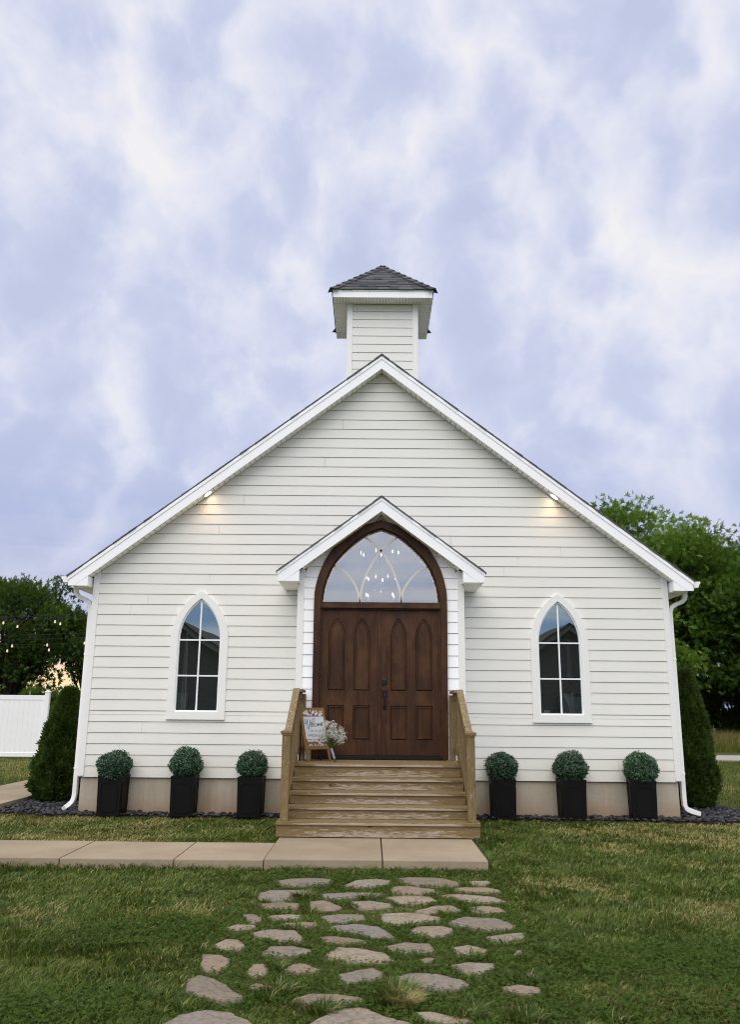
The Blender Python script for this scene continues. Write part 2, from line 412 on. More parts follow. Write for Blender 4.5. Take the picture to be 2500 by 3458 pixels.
def doorwood(name, vertical=True):
    m, t, b = mat(name, 0.5, 0.25, 0.06)
    v = coords(t, 'Object', (11, 6, 0.7) if vertical else (0.7, 6, 11), 5.0)
    g = NOISE(v, 2.6, 6, 0.65, 0.8, t)
    v2 = coords(t, 'Object', (1, 1, 0.6), 2.0); n2 = NOISE(v2, 3.0, 4, 0.6, 0.3, t)
    c = RAMP(g, [(0.25, (0.027, 0.0125, 0.006)), (0.5, (0.066, 0.029, 0.012)), (0.75, (0.11, 0.048, 0.018))], t)
    c = MIX(RAMP(n2, [(0.45, (0, 0, 0)), (0.72, (0.6,)*3)], t), c, (0.175, 0.078, 0.026), t)
    n5 = NOISE(v2, 1.6, 3, 0.5, 0, t)
    c = MIX(RAMP(n5, [(0.48, (0, 0, 0)), (0.70, (0.75,)*3)], t), c, (0.028, 0.014, 0.010), t)
    L(c, b.inputs['Base Color'], t); bump(t, b, g, 0.25, 0.003); return m
M['door_v'] = doorwood('stained_oak_upright', True)
M['door_h'] = doorwood('stained_oak_level', False)

def plain(name, c, rough=0.5, spec=0.3, var=0.15, scale=8, bumpv=0.0, metal=0.0):
    m, t, b = mat(name, rough, spec)
    n = NOISE(coords(t), scale, 4, 0.6, 0, t)
    L(MIX(n, tuple(x*(1-var) for x in c), tuple(min(1, x*(1+var)) for x in c), t), b.inputs['Base Color'], t)
    b.inputs['Metallic'].default_value = metal
    if bumpv: bump(t, b, n, bumpv, 0.004)
    return m
M['shade_felt'] = plain('lap_shade_felt', (0.10, 0.10, 0.096), 0.9)
M['black_pot'] = plain('black_resin', (0.0065, 0.0062, 0.006), 0.6, 0.22, 0.3, 30, 0.2)
M['black_metal'] = plain('black_iron', (0.012, 0.012, 0.013), 0.35, 0.5, 0.2)
M['dark_gap'] = plain('threshold_rubber', (0.012, 0.011, 0.011), 0.6, 0.3)
M['interior'] = plain('interior_plaster', (0.20, 0.20, 0.195), 0.8)
M['int_floor'] = plain('interior_boards', (0.09, 0.06, 0.04), 0.5)
M['reflection_strip'] = plain('reflection_pale', (0.62, 0.64, 0.64), 0.8)
M['tracery'] = plain('tracery_cream', (0.90, 0.85, 0.74), 0.5)
M['sign_wood'] = plain('sign_wood', (0.26, 0.135, 0.045), 0.5, 0.3, 0.3, 12)
M['sign_white'] = plain('sign_white', (0.70, 0.73, 0.74), 0.5, 0.3, 0.03)
M['ink'] = plain('black_ink', (0.02, 0.022, 0.025), 0.6)
M['ink_grey'] = plain('grey_ink', (0.10, 0.11, 0.115), 0.6)
M['paper_flower'] = plain('cut_paper', (0.72, 0.70, 0.67), 0.7, 0.2, 0.12, 60)
M['ribbon'] = plain('lavender_ribbon', (0.52, 0.49, 0.66), 0.4)
M['stem'] = plain('green_stem', (0.07, 0.12, 0.03), 0.6)
M['bloom'] = plain('white_bloom', (0.88, 0.87, 0.80), 0.7, 0.2, 0.15, 90)
M['bark'] = plain('tree_bark', (0.055, 0.042, 0.032), 0.9, 0.1, 0.4, 14, 0.6)
M['candle'] = plain('candle_wax', (0.78, 0.79, 0.80), 0.5)
M['paper'] = plain('paper_white', (0.66, 0.64, 0.60), 0.7)
M['suit'] = plain('black_suit', (0.012, 0.013, 0.016), 0.8)
M['shirt'] = plain('white_shirt', (0.62, 0.63, 0.68), 0.8)
M['tie'] = plain('lilac_tie', (0.40, 0.39, 0.50), 0.7)
M['skin'] = plain('skin', (0.30, 0.145, 0.10), 0.55)
M['hair'] = plain('dark_hair', (0.02, 0.014, 0.010), 0.7)
M['wire'] = plain('cable_black', (0.012, 0.013, 0.012), 0.6)
M['soil'] = plain('dark_soil', (0.045, 0.036, 0.026), 0.95, 0.1, 0.5, 10, 0.8)
M['house_wall'] = plain('dark_house_siding', (0.075, 0.078, 0.078), 0.7)
M['house_trim'] = plain('house_trim_grey', (0.15, 0.155, 0.155), 0.6)
M['house_roof'] = plain('house_roof', (0.03, 0.03, 0.032), 0.9)

def emit(name, c, s):
    m = bpy.data.materials.new(name); m.use_nodes = True; t = m.node_tree; t.nodes.clear()
    e = N('ShaderNodeEmission', t); e.inputs[0].default_value = (*c, 1); e.inputs[1].default_value = s
    o = N('ShaderNodeOutputMaterial', t); L(e.outputs[0], o.inputs[0], t); return m
M['lamp'] = emit('lamp_disc', (1.0, 0.83, 0.60), 8.0)
M['bulb'] = emit('bulb_glow', (1.0, 0.93, 0.82), 3.5)
M['bulb_dim'] = emit('bulb_warm', (1.0, 0.80, 0.64), 0.8)

def glass(name, refl, tint, bumpy=0.0):
    m = bpy.data.materials.new(name); m.use_nodes = True; t = m.node_tree; t.nodes.clear()
    g = N('ShaderNodeBsdfGlossy', t); g.inputs['Roughness'].default_value = 0.005; g.inputs[0].default_value = (*tint, 1)
    tr = N('ShaderNodeBsdfTransparent', t); tr.inputs[0].default_value = (0.80, 0.85, 0.85, 1)
    mx = N('ShaderNodeMixShader', t); lw = N('ShaderNodeLayerWeight', t); lw.inputs[0].default_value = 0.35
    L(MATH('ADD', MATH('MULTIPLY', lw.outputs['Fresnel'], 0.5, t), refl, t, True), mx.inputs[0], t)
    if bumpy:
        n = NOISE(coords(t, 'Object', (1, 1, 0.6)), 2.2, 1, 0.4, 0, t)
        bp = N('ShaderNodeBump', t); bp.inputs['Strength'].default_value = bumpy; bp.inputs['Distance'].default_value = 0.02
        L(n, bp.inputs['Height'], t); L(bp.outputs[0], g.inputs['Normal'], t)
    L(tr.outputs[0], mx.inputs[1], t); L(g.outputs[0], mx.inputs[2], t)
    o = N('ShaderNodeOutputMaterial', t); L(mx.outputs[0], o.inputs[0], t); return m
M['glass'] = glass('window_glass', 0.52, (0.78, 0.93, 0.84), 0.05)
M['transom_glass'] = glass('transom_glass', 0.66, (1.0, 0.98, 0.86), 0.015)
M['bulb_glass'] = glass('bulb_glass', 0.12, (1, 1, 1))

def leaf(name, dark, mid, light, trans=0.35, spec=0.25, rough=0.5, stops=None):
    m = bpy.data.materials.new(name); m.use_nodes = True; t = m.node_tree; t.nodes.clear()
    at = N('ShaderNodeAttribute', t, attribute_name='tint')
    c = RAMP(at.outputs['Fac'], stops or [(0.0, dark), (0.5, mid), (1.0, light)], t)
    hs = N('ShaderNodeHueSaturation', t); L(c, hs.inputs['Color'], t); L(MATH('ADD', MATH('MULTIPLY', objrand(t), 0.36), 0.82, t) if False else MATH('ADD', MATH('MULTIPLY', objrand(t), 0.36, t), 0.82, t), hs.inputs['Value'], t); L(MATH('ADD', MATH('MULTIPLY', objrand(t), -0.02, t), 0.51, t), hs.inputs['Hue'], t); c = hs.outputs[0]
    b = N('ShaderNodeBsdfPrincipled', t); L(c, b.inputs['Base Color'], t)
    b.inputs['Roughness'].default_value = rough; b.inputs['Specular IOR Level'].default_value = spec
    tl = N('ShaderNodeBsdfTranslucent', t); L(MIX(0.4, c, (0.16, 0.22, 0.03), t), tl.inputs[0], t)
    mx = N('ShaderNodeMixShader', t); mx.inputs[0].default_value = trans
    L(b.outputs[0], mx.inputs[1], t); L(tl.outputs[0], mx.inputs[2], t)
    o = N('ShaderNodeOutputMaterial', t); L(mx.outputs[0], o.inputs[0], t); return m
M['leaf'] = leaf('walnut_leaf', (0.075, 0.16, 0.018), (0.155, 0.285, 0.034), (0.26, 0.39, 0.06))
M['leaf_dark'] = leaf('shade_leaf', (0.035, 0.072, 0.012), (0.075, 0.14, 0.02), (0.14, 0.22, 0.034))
M['thuja'] = leaf('arborvitae_spray', (0.018, 0.038, 0.008), (0.045, 0.085, 0.014), (0.10, 0.155, 0.028), 0.2)
M['box'] = leaf('boxwood_leaf', (0.02, 0.06, 0.024), (0.05, 0.125, 0.056), (0.14, 0.25, 0.14), 0.12, 0.45, 0.4)
M['grass'] = leaf('lawn_blade', (0.07, 0.112, 0.014), (0.155, 0.205, 0.034), (0.50, 0.41, 0.17), 0.22, 0.35, 0.5,
    [(0.0, (0.028, 0.055, 0.007)), (0.30, (0.088, 0.142, 0.015)), (0.58, (0.205, 0.28, 0.048)), (0.78, (0.43, 0.355, 0.125)), (1.0, (0.58, 0.47, 0.215))])
M['clover'] = leaf('clover_leaf', (0.06, 0.105, 0.012), (0.105, 0.165, 0.022), (0.17, 0.24, 0.045), 0.25, 0.15, 0.7)
M['tallgrass'] = leaf('tall_grass_blade', (0.11, 0.16, 0.02), (0.25, 0.23, 0.06), (0.40, 0.31, 0.14), 0.3)
def ground():
    m, t, b = mat('lawn_ground', 0.95, 0.1)
    v = coords(t); n = NOISE(v, 1.1, 5, 0.6, 0.3, t); n2 = NOISE(v, 26, 4, 0.7, 0, t); n3 = NOISE(v, 0.23, 3, 0.5, 0, t)
    c = MIX(n, (0.085, 0.115, 0.022), (0.14, 0.155, 0.04), t)
    c = MIX(RAMP(n3, [(0.4, (0, 0, 0)), (0.7, (0.5,)*3)], t), c, (0.24, 0.21, 0.085), t)
    c = MIX(MATH('MULTIPLY', n2, 0.55, t), c, (0.035, 0.04, 0.014), t)
    L(c, b.inputs['Base Color'], t); bump(t, b, n2, 0.9, 0.03); return m
M['ground'] = ground()
STONES = [
[(-0.98,8.4),(-0.85,8.51),(-0.64,8.55),(-0.46,8.51),(-0.49,8.26),(-0.66,8.16),(-0.84,8.18),(-0.92,8.24)],
[(-0.34,8.18),(-0.22,8.44),(-0.04,8.51),(0.1,8.45),(0.09,8.29),(-0.07,8.15),(-0.21,8.13)],
[(0.15,8.56),(0.33,8.61),(0.59,8.58),(0.73,8.41),(0.71,8.26),(0.51,8.2),(0.33,8.26)],
[(0.87,8.47),(1.03,8.5),(1.06,8.42),(0.98,8.29),(0.86,8.3)],
[(0.68,8.11),(0.81,8.19),(0.98,8.16),(1.08,8.06),(1.05,7.95),(0.88,7.93),(0.72,8.0)],
[(0.11,8.18),(0.27,8.21),(0.49,8.1),(0.48,7.94),(0.31,7.86),(0.13,7.95)],
[(-1.07,7.87),(-0.99,8.0),(-0.68,8.05),(-0.65,7.87),(-0.81,7.6),(-0.94,7.55),(-1.03,7.63)],
[(-0.52,7.87),(-0.28,7.93),(0.03,7.9),(-0.11,7.78),(-0.33,7.7),(-0.42,7.64),(-0.5,7.74)],
[(0.52,7.86),(0.7,7.89),(0.98,7.78),(1.06,7.62),(0.83,7.58),(0.76,7.6),(0.6,7.76)],
[(0.05,7.74),(0.22,7.8),(0.43,7.76),(0.47,7.61),(0.34,7.51),(0.18,7.49)],
[(-1.02,7.45),(-0.84,7.5),(-0.69,7.47),(-0.7,7.3),(-0.84,7.25),(-0.96,7.33)],
[(-0.6,7.55),(-0.48,7.59),(-0.33,7.36),(-0.38,7.28),(-0.51,7.26),(-0.59,7.41)],
[(-0.26,7.56),(-0.09,7.59),(0.07,7.49),(0.09,7.41),(-0.07,7.31),(-0.18,7.34)],
[(0.28,7.25),(0.44,7.43),(0.59,7.45),(0.65,7.3),(0.6,7.23),(0.39,7.18)],
[(0.74,7.41),(0.86,7.47),(0.98,7.39),(1.01,7.28),(0.85,7.2),(0.75,7.25)],
[(-1.1,7.08),(-1.02,7.1),(-0.94,6.98),(-0.94,6.82),(-1.0,6.82),(-1.04,6.94)],
[(-0.89,7.04),(-0.76,7.11),(-0.64,7.07),(-0.65,6.96),(-0.83,6.94)],
[(-0.47,7.07),(-0.33,7.15),(-0.15,7.14),(-0.14,7.02),(-0.28,6.91),(-0.4,6.92)],
[(0.01,7.15),(0.24,7.19),(0.46,7.07),(0.44,6.96),(0.18,6.82),(0.06,6.86),(0.02,6.99)],
[(-1.16,6.71),(-1.1,6.79),(-0.97,6.78),(-0.95,6.7),(-1.07,6.6),(-1.14,6.61)],
[(-0.78,6.83),(-0.61,6.88),(-0.5,6.86),(-0.52,6.75),(-0.64,6.69)],
[(0.53,6.9),(0.66,7.06),(0.91,7.02),(1.0,6.84),(0.95,6.71),(0.74,6.68),(0.57,6.8)],
[(-0.37,6.76),(-0.19,6.83),(-0.03,6.76),(0.05,6.58),(0.08,6.46),(-0.07,6.44),(-0.17,6.56),(-0.33,6.64)],
[(-0.96,6.53),(-0.85,6.64),(-0.65,6.62),(-0.58,6.44),(-0.56,6.34),(-0.72,6.32),(-0.89,6.45)],
[(0.22,6.68),(0.28,6.77),(0.44,6.78),(0.52,6.71),(0.5,6.56),(0.34,6.49),(0.23,6.56)],
[(-0.46,6.46),(-0.36,6.49),(-0.13,6.4),(-0.12,6.31),(-0.28,6.28),(-0.39,6.33)],
[(-1.18,6.21),(-1.11,6.37),(-1.03,6.36),(-0.96,6.22),(-0.97,6.12),(-1.1,6.13)],
[(0.76,6.51),(0.91,6.58),(1.04,6.62),(1.01,6.41),(0.85,6.34),(0.78,6.4)],
[(-0.81,6.04),(-0.78,6.23),(-0.63,6.24),(-0.48,6.16),(-0.51,6.04),(-0.65,5.99)],
[(0.0,6.25),(0.16,6.36),(0.33,6.33),(0.35,6.16),(0.28,6.08),(0.11,6.12)],
[(-0.39,5.96),(-0.31,6.21),(-0.15,6.18),(0.0,6.1),(0.06,5.93),(-0.04,5.85),(-0.23,5.89)],
[(0.49,6.24),(0.6,6.31),(0.72,6.18),(0.68,6.08),(0.55,6.03),(0.5,6.09)],
[(-1.17,5.77),(-1.2,5.98),(-1.08,5.97),(-1.01,5.89),(-1.0,5.75),(-1.04,5.64),(-1.12,5.68)],
[(-0.86,5.66),(-0.84,5.81),(-0.76,5.81),(-0.73,5.67),(-0.76,5.57),(-0.82,5.58)],
[(-0.64,5.69),(-0.58,5.83),(-0.51,5.83),(-0.41,5.71),(-0.48,5.66),(-0.58,5.65)],
[(0.24,5.92),(0.3,5.97),(0.34,5.95),(0.3,5.85),(0.25,5.85)],
[(0.87,6.04),(0.91,6.16),(0.95,6.17),(0.93,6.07)],
[(0.43,5.81),(0.53,5.89),(0.71,5.89),(0.71,5.8),(0.6,5.64),(0.52,5.66)],
[(-0.28,5.6),(-0.17,5.69),(-0.07,5.74),(-0.01,5.66),(-0.04,5.55),(-0.14,5.5),(-0.22,5.42),(-0.26,5.51)],
[(0.07,5.56),(0.16,5.65),(0.33,5.63),(0.46,5.52),(0.5,5.41),(0.4,5.34),(0.26,5.37),(0.12,5.46)],
[(-1.15,5.29),(-1.19,5.49),(-1.14,5.58),(-1.05,5.52),(-0.95,5.41),(-0.88,5.28),(-0.81,5.21),(-0.84,5.14),(-0.92,5.1),(-1.02,5.19)],
[(-0.81,5.38),(-0.77,5.45),(-0.65,5.38),(-0.66,5.36),(-0.76,5.33)],
[(0.7,5.4),(0.8,5.44),(0.91,5.39),(0.9,5.29),(0.79,5.29),(0.7,5.32)],
[(0.89,5.67),(0.93,5.7),(0.97,5.59),(0.93,5.56)],
[(-0.52,5.17),(-0.42,5.26),(-0.29,5.26),(-0.14,5.2),(-0.13,5.14),(-0.29,5.1),(-0.45,5.1)],
[(0.04,5.26),(0.1,5.28),(0.13,5.23),(0.1,5.16),(0.05,5.17)],
[(-1.17,4.73),(-1.1,4.89),(-0.99,4.96),(-0.85,4.94),(-0.71,4.78),(-0.71,4.69),(-0.81,4.65),(-0.94,4.61),(-1.09,4.64)],
[(-0.44,4.71),(-0.36,4.85),(-0.24,5.01),(-0.12,5.03),(-0.02,4.9),(0.1,4.83),(0.19,4.67),(0.06,4.55),(-0.32,4.54),(-0.42,4.64)],
[(0.15,4.97),(0.24,4.98),(0.35,4.91),(0.45,4.87),(0.41,4.8),(0.27,4.81),(0.19,4.89)],
[(0.71,4.75),(0.77,4.84),(0.84,4.83),(0.87,4.69),(0.77,4.64)]]

# ================================================================== SETTING
XC = 0.04
D = 13.13                       # front wall plane of the nave
PF = 12.30                      # front wall plane of the entrance porch
def rot2(p, a): return (p[0]*math.cos(a)-p[1]*math.sin(a), p[0]*math.sin(a)+p[1]*math.cos(a))

mb = MB(); n = 60
xs = sorted(set([-600, -200, -80, -40] + list(np.linspace(-20, 20, 41)) + [40, 80, 200, 600]))
ys = sorted(set([-600, -200, -60, -20] + list(np.linspace(-8, 45, 54)) + [70, 120, 250, 800]))
V = [(x, y, (0.10*(float(vnoise(x, y, 0.2))-0.5) if abs(x) < 21 and 27 < y < 46 else 0.0) - 0.035) for y in ys for x in xs]
nx = len(xs)
Fq = [(j*nx+i, j*nx+i+1, (j+1)*nx+i+1, (j+1)*nx+i) for j in range(len(ys)-1) for i in range(nx-1)]
lawn = obj('lawn', npmesh('lawn', V, Fq, smooth=True), M['ground']); tag(lawn, kind='structure')

# concrete walk to the steps, slab by slab
walk = MB().box(-9.0, 1.12, 9.02, 10.07, -0.16, -0.02).build('sidewalk', M['slab']); tag(walk, kind='structure')
def slab(x0, x1, y0, y1, top=0.075, sk0=0.0, sk1=0.0, par=None):
    poly = [(x0-sk0, y0), (x1-sk1, y0), (x1+sk1, y1), (x0+sk0, y1)]
    o = MB().prismz(poly, -0.06, top).build('slab', M['slab'], par or walk, bevel=0.008, seg=2)
    return o
g = 0.006
slab(0.035+g, 1.115, 8.97, 10.75)
slab(-1.18+g, 0.035-g, 8.97, 10.75)
xsj = [-1.18, -2.10, -3.27, -4.45, -5.63, -6.81, -8.0]
for i in range(len(xsj)-1):
    slab(xsj[i+1]+g, xsj[i]-g, 8.985+random.uniform(-.006, .006), 10.08, 0.068+random.uniform(-.006, .004))

# second walk running back along the left side
walk2 = MB().box(-7.05, -5.88, 13.0, 30.0, -0.16, -0.03).build('side_walk', M['slab']); tag(walk2, kind='structure')
for i in range(11):
    y0 = 12.95+i*1.52
    slab(-7.10, -5.84, y0+g, y0+1.52-g, 0.08, par=walk2)

# stepping stones
path = MB().prismz([(-1.25, 4.0), (1.25, 4.0), (1.15, 8.7), (-1.1, 8.7)], -0.13, -0.045).build('flagstone_path', M['soil']); tag(path, kind='structure')
for poly in STONES:
    c = np.mean(poly, axis=0)
    P = []
    for q in range(len(poly)):      # broken edges: short facets with a little jitter, corners kept
        p0, p1 = np.array(poly[q]), np.array(poly[(q+1) % len(poly)]); P.append(tuple(p0*.9+p1*.1)); nn = np.array([p1[1]-p0[1], p0[0]-p1[0]])
        for t in (.37, .68): P.append(tuple(p0+(p1-p0)*t+nn*random.uniform(-.035, .05)))
        P.append(tuple(p0*.06+p1*.94))
    P = [(c[0]+(x-c[0])*1.10, c[1]+(y-c[1])*1.10) for x, y in P]
    tz = random.uniform(-0.022, -0.012); tx, ty = random.uniform(-.012, .012), random.uniform(-.012, .012)
    mb = MB(); nP = len(P)
    r0 = [(x, y, -0.07) for x, y in P]
    r1 = [(x, y, tz-0.010+tx*(x-c[0])+ty*(y-c[1])) for x, y in P]
    r2 = [(c[0]+(x-c[0])*0.95, c[1]+(y-c[1])*0.95, tz+tx*(x-c[0])+ty*(y-c[1])) for x, y in P]
    fs = []
    for a in (0, nP):
        fs += [(a+i, a+(i+1) % nP, a+nP+(i+1) % nP, a+nP+i) for i in range(nP)]
    mb.add(r0+r1+r2, fs+[tuple(range(2*nP, 3*nP))])
    mb.build('flagstone', M['stone'], path)

# gravel drive far right
drv = MB().prismz([(5.6, 28.4), (60, 22.0), (60, 24.6), (5.6, 31.3)], -0.10, 0.022).build('driveway', M['gravel']); tag(drv, kind='structure')

# ------------------------------------------------------------------ river-rock bed round the footing
bed_polys = [[(-6.0, 13.05), (-4.7, 12.80), (-1.35, 12.78), (-1.35, 13.16), (-4.6, 13.16), (-4.62, 15.2), (-5.82, 15.0)],
             [(1.32, 12.78), (4.6, 12.72), (5.45, 12.70), (6.05, 13.1), (5.75, 14.9), (4.62, 15.1), (4.6, 13.16), (1.32, 13.16)]]
mb = MB()
for p in bed_polys: mb.prismz(p, -0.09, -0.005)
bed = mb.build('rock_bed', M['soil']); tag(bed, kind='structure')
peb_meshes = []
for k in range(7):
    bm = bmesh.new(); bmesh.ops.create_icosphere(bm, subdivisions=2, radius=1.0)
    sx, sy, sz = random.uniform(.85, 1.25), random.uniform(.65, .9), random.uniform(.42, .62)
    ph = [random.uniform(0, 6) for _ in range(3)]
    for v in bm.verts:
        c = v.co; q = 1+0.10*math.sin(2.1*c.x+ph[0])+0.10*math.sin(2.5*c.y+ph[1])+0.07*math.sin(3*c.z+ph[2])
        v.co = Vector((c.x*sx*q, c.y*sy*q, c.z*sz*q))
    me = bpy.data.meshes.new('pebble'); bm.to_mesh(me); bm.free()
    for p in me.polygons: p.use_smooth = True
    me.materials.append(M['pebble']); peb_meshes.append(me)
cand = []
for p in bed_polys:
    pa = np.array(p); lo = pa.min(0); hi = pa.max(0)
    q = rng.random((5200, 2))*(hi-lo)+lo
    q = q[inpoly(q[:, 0], q[:, 1], p)]
    cand += [tuple(a) for a in q]
random.shuffle(cand)
sites = []; cell = {}
for x, y in cand:
    r_ = random.uniform(0.026, 0.050)
    k = (int(x/0.1), int(y/0.1)); ok = True
    for a in (-1, 0, 1):
        for b_ in (-1, 0, 1):
            for (x2, y2, r2) in cell.get((k[0]+a, k[1]+b_), []):
                if (x-x2)**2+(y-y2)**2 < (0.72*(r_+r2))**2: ok = False
    if ok:
        cell.setdefault(k, []).append((x, y, r_)); sites.append((x, y, r_))
def seen_size(s):
    hid = (abs(s[0]-(-0.1)) < 1.35) or (s[1] > 13.05 and abs(s[0]) < 4.6)
    return -(s[2]/s[1]) + (1 if hid else 0)
sites.sort(key=seen_size)
restV = []; restF = []; restT = []
base_v = [np.array([v.co for v in me.vertices]) for me in peb_meshes]
base_f = [np.array([p.vertices[:] for p in me.polygons]) for me in peb_meshes]
off = 0
for i, (x, y, r_) in enumerate(sites):
    k = i % 7; rz = random.uniform(0, 6.28); z = r_*0.30+random.uniform(-.004, .012)
    if i < 300:
        o = bpy.data.objects.new('pebble', peb_meshes[k]); col.objects.link(o); o.parent = bed
        o.location = (x, y, z); o.scale = (r_, r_, r_); o.rotation_euler = (random.uniform(-.25, .25), random.uniform(-.25, .25), rz)
    else:
        c, s_ = math.cos(rz), math.sin(rz)
        Rm = np.array([[c, -s_, 0], [s_, c, 0], [0, 0, 1]])
        restV.append(base_v[k]@Rm.T*r_+np.array([x, y, z])); restF.append(base_f[k]+off); off += len(base_v[k])
        restT.append(np.full(len(base_v[k]), random.random()))
if restV:
    o = obj('pebbles', npmesh('pebbles', np.vstack(restV), None, np.vstack(restF), {'tint': np.concatenate(restT)}, True), M['pebble'], bed)
    tag(o, kind='stuff')

# ================================================================== CHAPEL
ch = empty('chapel', (XC, D, 0))
tag(ch, 'white clapboard chapel with shingled belfry, arched windows and gabled entrance porch', 'chapel')
def part(mb, name, m, parent=ch, **kw):
    o = mb.build(name, m, None, **kw); setpar(o, parent); return o
bpy.context.view_layer.update()
def setpar(o, p):
    o.parent = p
    o.matrix_parent_inverse = world_of(p).inverted()
def world_of(p):
    mw = Matrix.Translation(p.location) @ p.rotation_euler.to_matrix().to_4x4()
    if p.parent: mw = world_of(p.parent) @ p.matrix_parent_inverse @ mw
    return mw

SL = 0.766; AP = 7.362
zr = lambda x: AP - SL*abs(x-XC)
Z0 = 0.5106; EXP = 0.165
def arch_half(z, w, zs, rise):
    if z <= zs: return w
    h = z-zs
    if h >= rise: return 0.0
    Rr = (w*w+rise*rise)/(2*w)
    return max(0.0, math.sqrt(max(0, Rr*Rr-h*h)) + w-Rr)
WIN = [-2.815, 2.870]
def win_half(z):
    if z < 1.44 or z > 3.31: return 0.0
    return arch_half(z, 0.394, 2.60, 0.71)
def porch_half(z):
    if z < 3.38: return 1.20
    return max(0.0, 1.20*(4.48-z)/1.10)
def wall_lim(z): return min(4.53, max(0.0, (7.132-z)/SL))
def plank(mb, a0, b0, a1, b1, z0, z1, y, lap=0.014):
    yb, yt = y-0.016, y-0.006      # tapered board with an open shadow slot under its bottom edge
    z0 += 0.0062
    mb.hexa([(a0, yb, z0), (b0, yb, z0), (b0, y+.002, z0), (a0, y+.002, z0), (a1, yt, z1), (b1, yt, z1), (b1, y+0.004, z1), (a1, y+0.004, z1)])
def emit_planks(segs, z0, z1, y, m, parent, joints):
    """segs: list of (a0,b0,a1,b1); split at joints"""
    for a0, b0, a1, b1 in segs:
        cuts = [j for j in joints if max(a0, a1)+0.35 < j < min(b0, b1)-0.35]
        lo0, lo1 = a0, a1
        for j in cuts+[None]:
            hi0, hi1 = (b0, b1) if j is None else (j-0.0015, j-0.0015)
            mb = MB(); plank(mb, lo0, hi0, lo1, hi1, z0, z1, y); part(mb, 'siding_plank', m, parent)
            if j is not None: lo0 = lo1 = j+0.0015
for k in range(41):
    z0 = Z0+k*EXP; z1 = z0+EXP; zt = z1
    l0, l1 = wall_lim(z0), wall_lim(zt)
    if l0 <= 0.03: break
    ops = [(WIN[0], win_half(z0), win_half(zt)), (XC, porch_half(z0), porch_half(zt)), (WIN[1], win_half(z0), win_half(zt))]
    segs = []; c0, c1 = XC-l0, XC-l1
    for cx, h0, h1 in ops:
        if h0 <= 0 and not (h1 > 0 and cx == XC): continue
        segs.append((c0, cx-h0, c1, cx-h1)); c0, c1 = cx+h0, cx+h1
    segs.append((c0, XC+l0, c1, XC+l1))
    rj = random.Random(k*13+5)
    joints = sorted([XC+rj.uniform(-3.6, 3.6) for _ in range(1)]) if k > 16 else ([rj.choice([-1, 1])*rj.uniform(3.5, 4.1)] if rj.random() < 0.25 else [])
    if 5 == k:   # row notched round the window heads: stops below the glass
        z1s = 1.445
        emit_planks(segs, z0, z1s, D, M['siding'], ch, joints)
        continue
    emit_planks(segs, z0, z1, D, M['siding'], ch, joints)
# row 5 pieces beside the casings
z0 = Z0+5*EXP+0.1094
for a, b_ in ((XC-4.53, WIN[0]-0.394), (WIN[0]+0.394, XC-1.2), (XC+1.2, WIN[1]-0.394), (WIN[1]+0.394, XC+4.53)):
    mb = MB(); y = D
    mb.hexa([(a, y-.0107, z0), (b_, y-.0107, z0), (b_, y, z0), (a, y, z0), (a, y-.005, Z0+6*EXP), (b_, y-.005, Z0+6*EXP), (b_, y+.004, Z0+6*EXP), (a, y+.004, Z0+6*EXP)])
    part(mb, 'siding_plank', M['siding'])

for s in (-1, 1):
    x0, x1 = sorted((XC+s*4.51, XC+s*4.605))
    tp = lambda x: AP-.247+.010-SL*abs(x-XC)
    zb_ = 0.535 if s < 0 else 2.553
    part(MB().prism([(x0, zb_), (x1, zb_), (x1, tp(x1)), (x0, tp(x0))], D-0.034, D+0.1), 'corner_board', M['trim'])
    if s > 0: part(MB().box(x0, x1, D-0.034, D+0.1, 0.535, 2.550), 'corner_board', M['trim'], bevel=0.003)
# dark felt put behind the slots to draw lap shade lines (follows the wall openings)
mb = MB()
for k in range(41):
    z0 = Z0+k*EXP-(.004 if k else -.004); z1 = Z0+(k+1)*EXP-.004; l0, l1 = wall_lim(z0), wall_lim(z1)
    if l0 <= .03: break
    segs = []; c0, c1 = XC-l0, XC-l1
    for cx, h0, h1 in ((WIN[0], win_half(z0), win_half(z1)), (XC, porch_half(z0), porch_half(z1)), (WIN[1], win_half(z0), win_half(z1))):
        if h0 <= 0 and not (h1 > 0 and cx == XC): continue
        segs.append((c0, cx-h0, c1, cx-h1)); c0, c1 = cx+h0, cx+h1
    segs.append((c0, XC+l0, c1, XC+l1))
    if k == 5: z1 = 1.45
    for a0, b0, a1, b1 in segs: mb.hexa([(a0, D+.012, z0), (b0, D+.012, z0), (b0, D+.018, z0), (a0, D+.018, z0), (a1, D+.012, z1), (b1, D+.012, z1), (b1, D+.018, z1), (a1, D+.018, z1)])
part(mb, 'lap_shade_felt', M['shade_felt'])
# footing
part(MB().box(XC-4.56, XC+4.56, D+0.02, 24.9, -0.4, Z0-0.004), 'foundation', M['foundation'])
for x in (-4.2, -3.55, -2.45, -1.55, 1.66, 2.35, 3.45, 4.05):    # form-board seams
    part(MB().box(x, x+0.006, D+0.014, D+0.03, -0.05, Z0-0.006), 'form_seam', M['foundation'])
part(MB().box(XC-4.5, XC+4.5, D+0.03, 24.8, Z0, 0.84), 'floor', M['int_floor'])
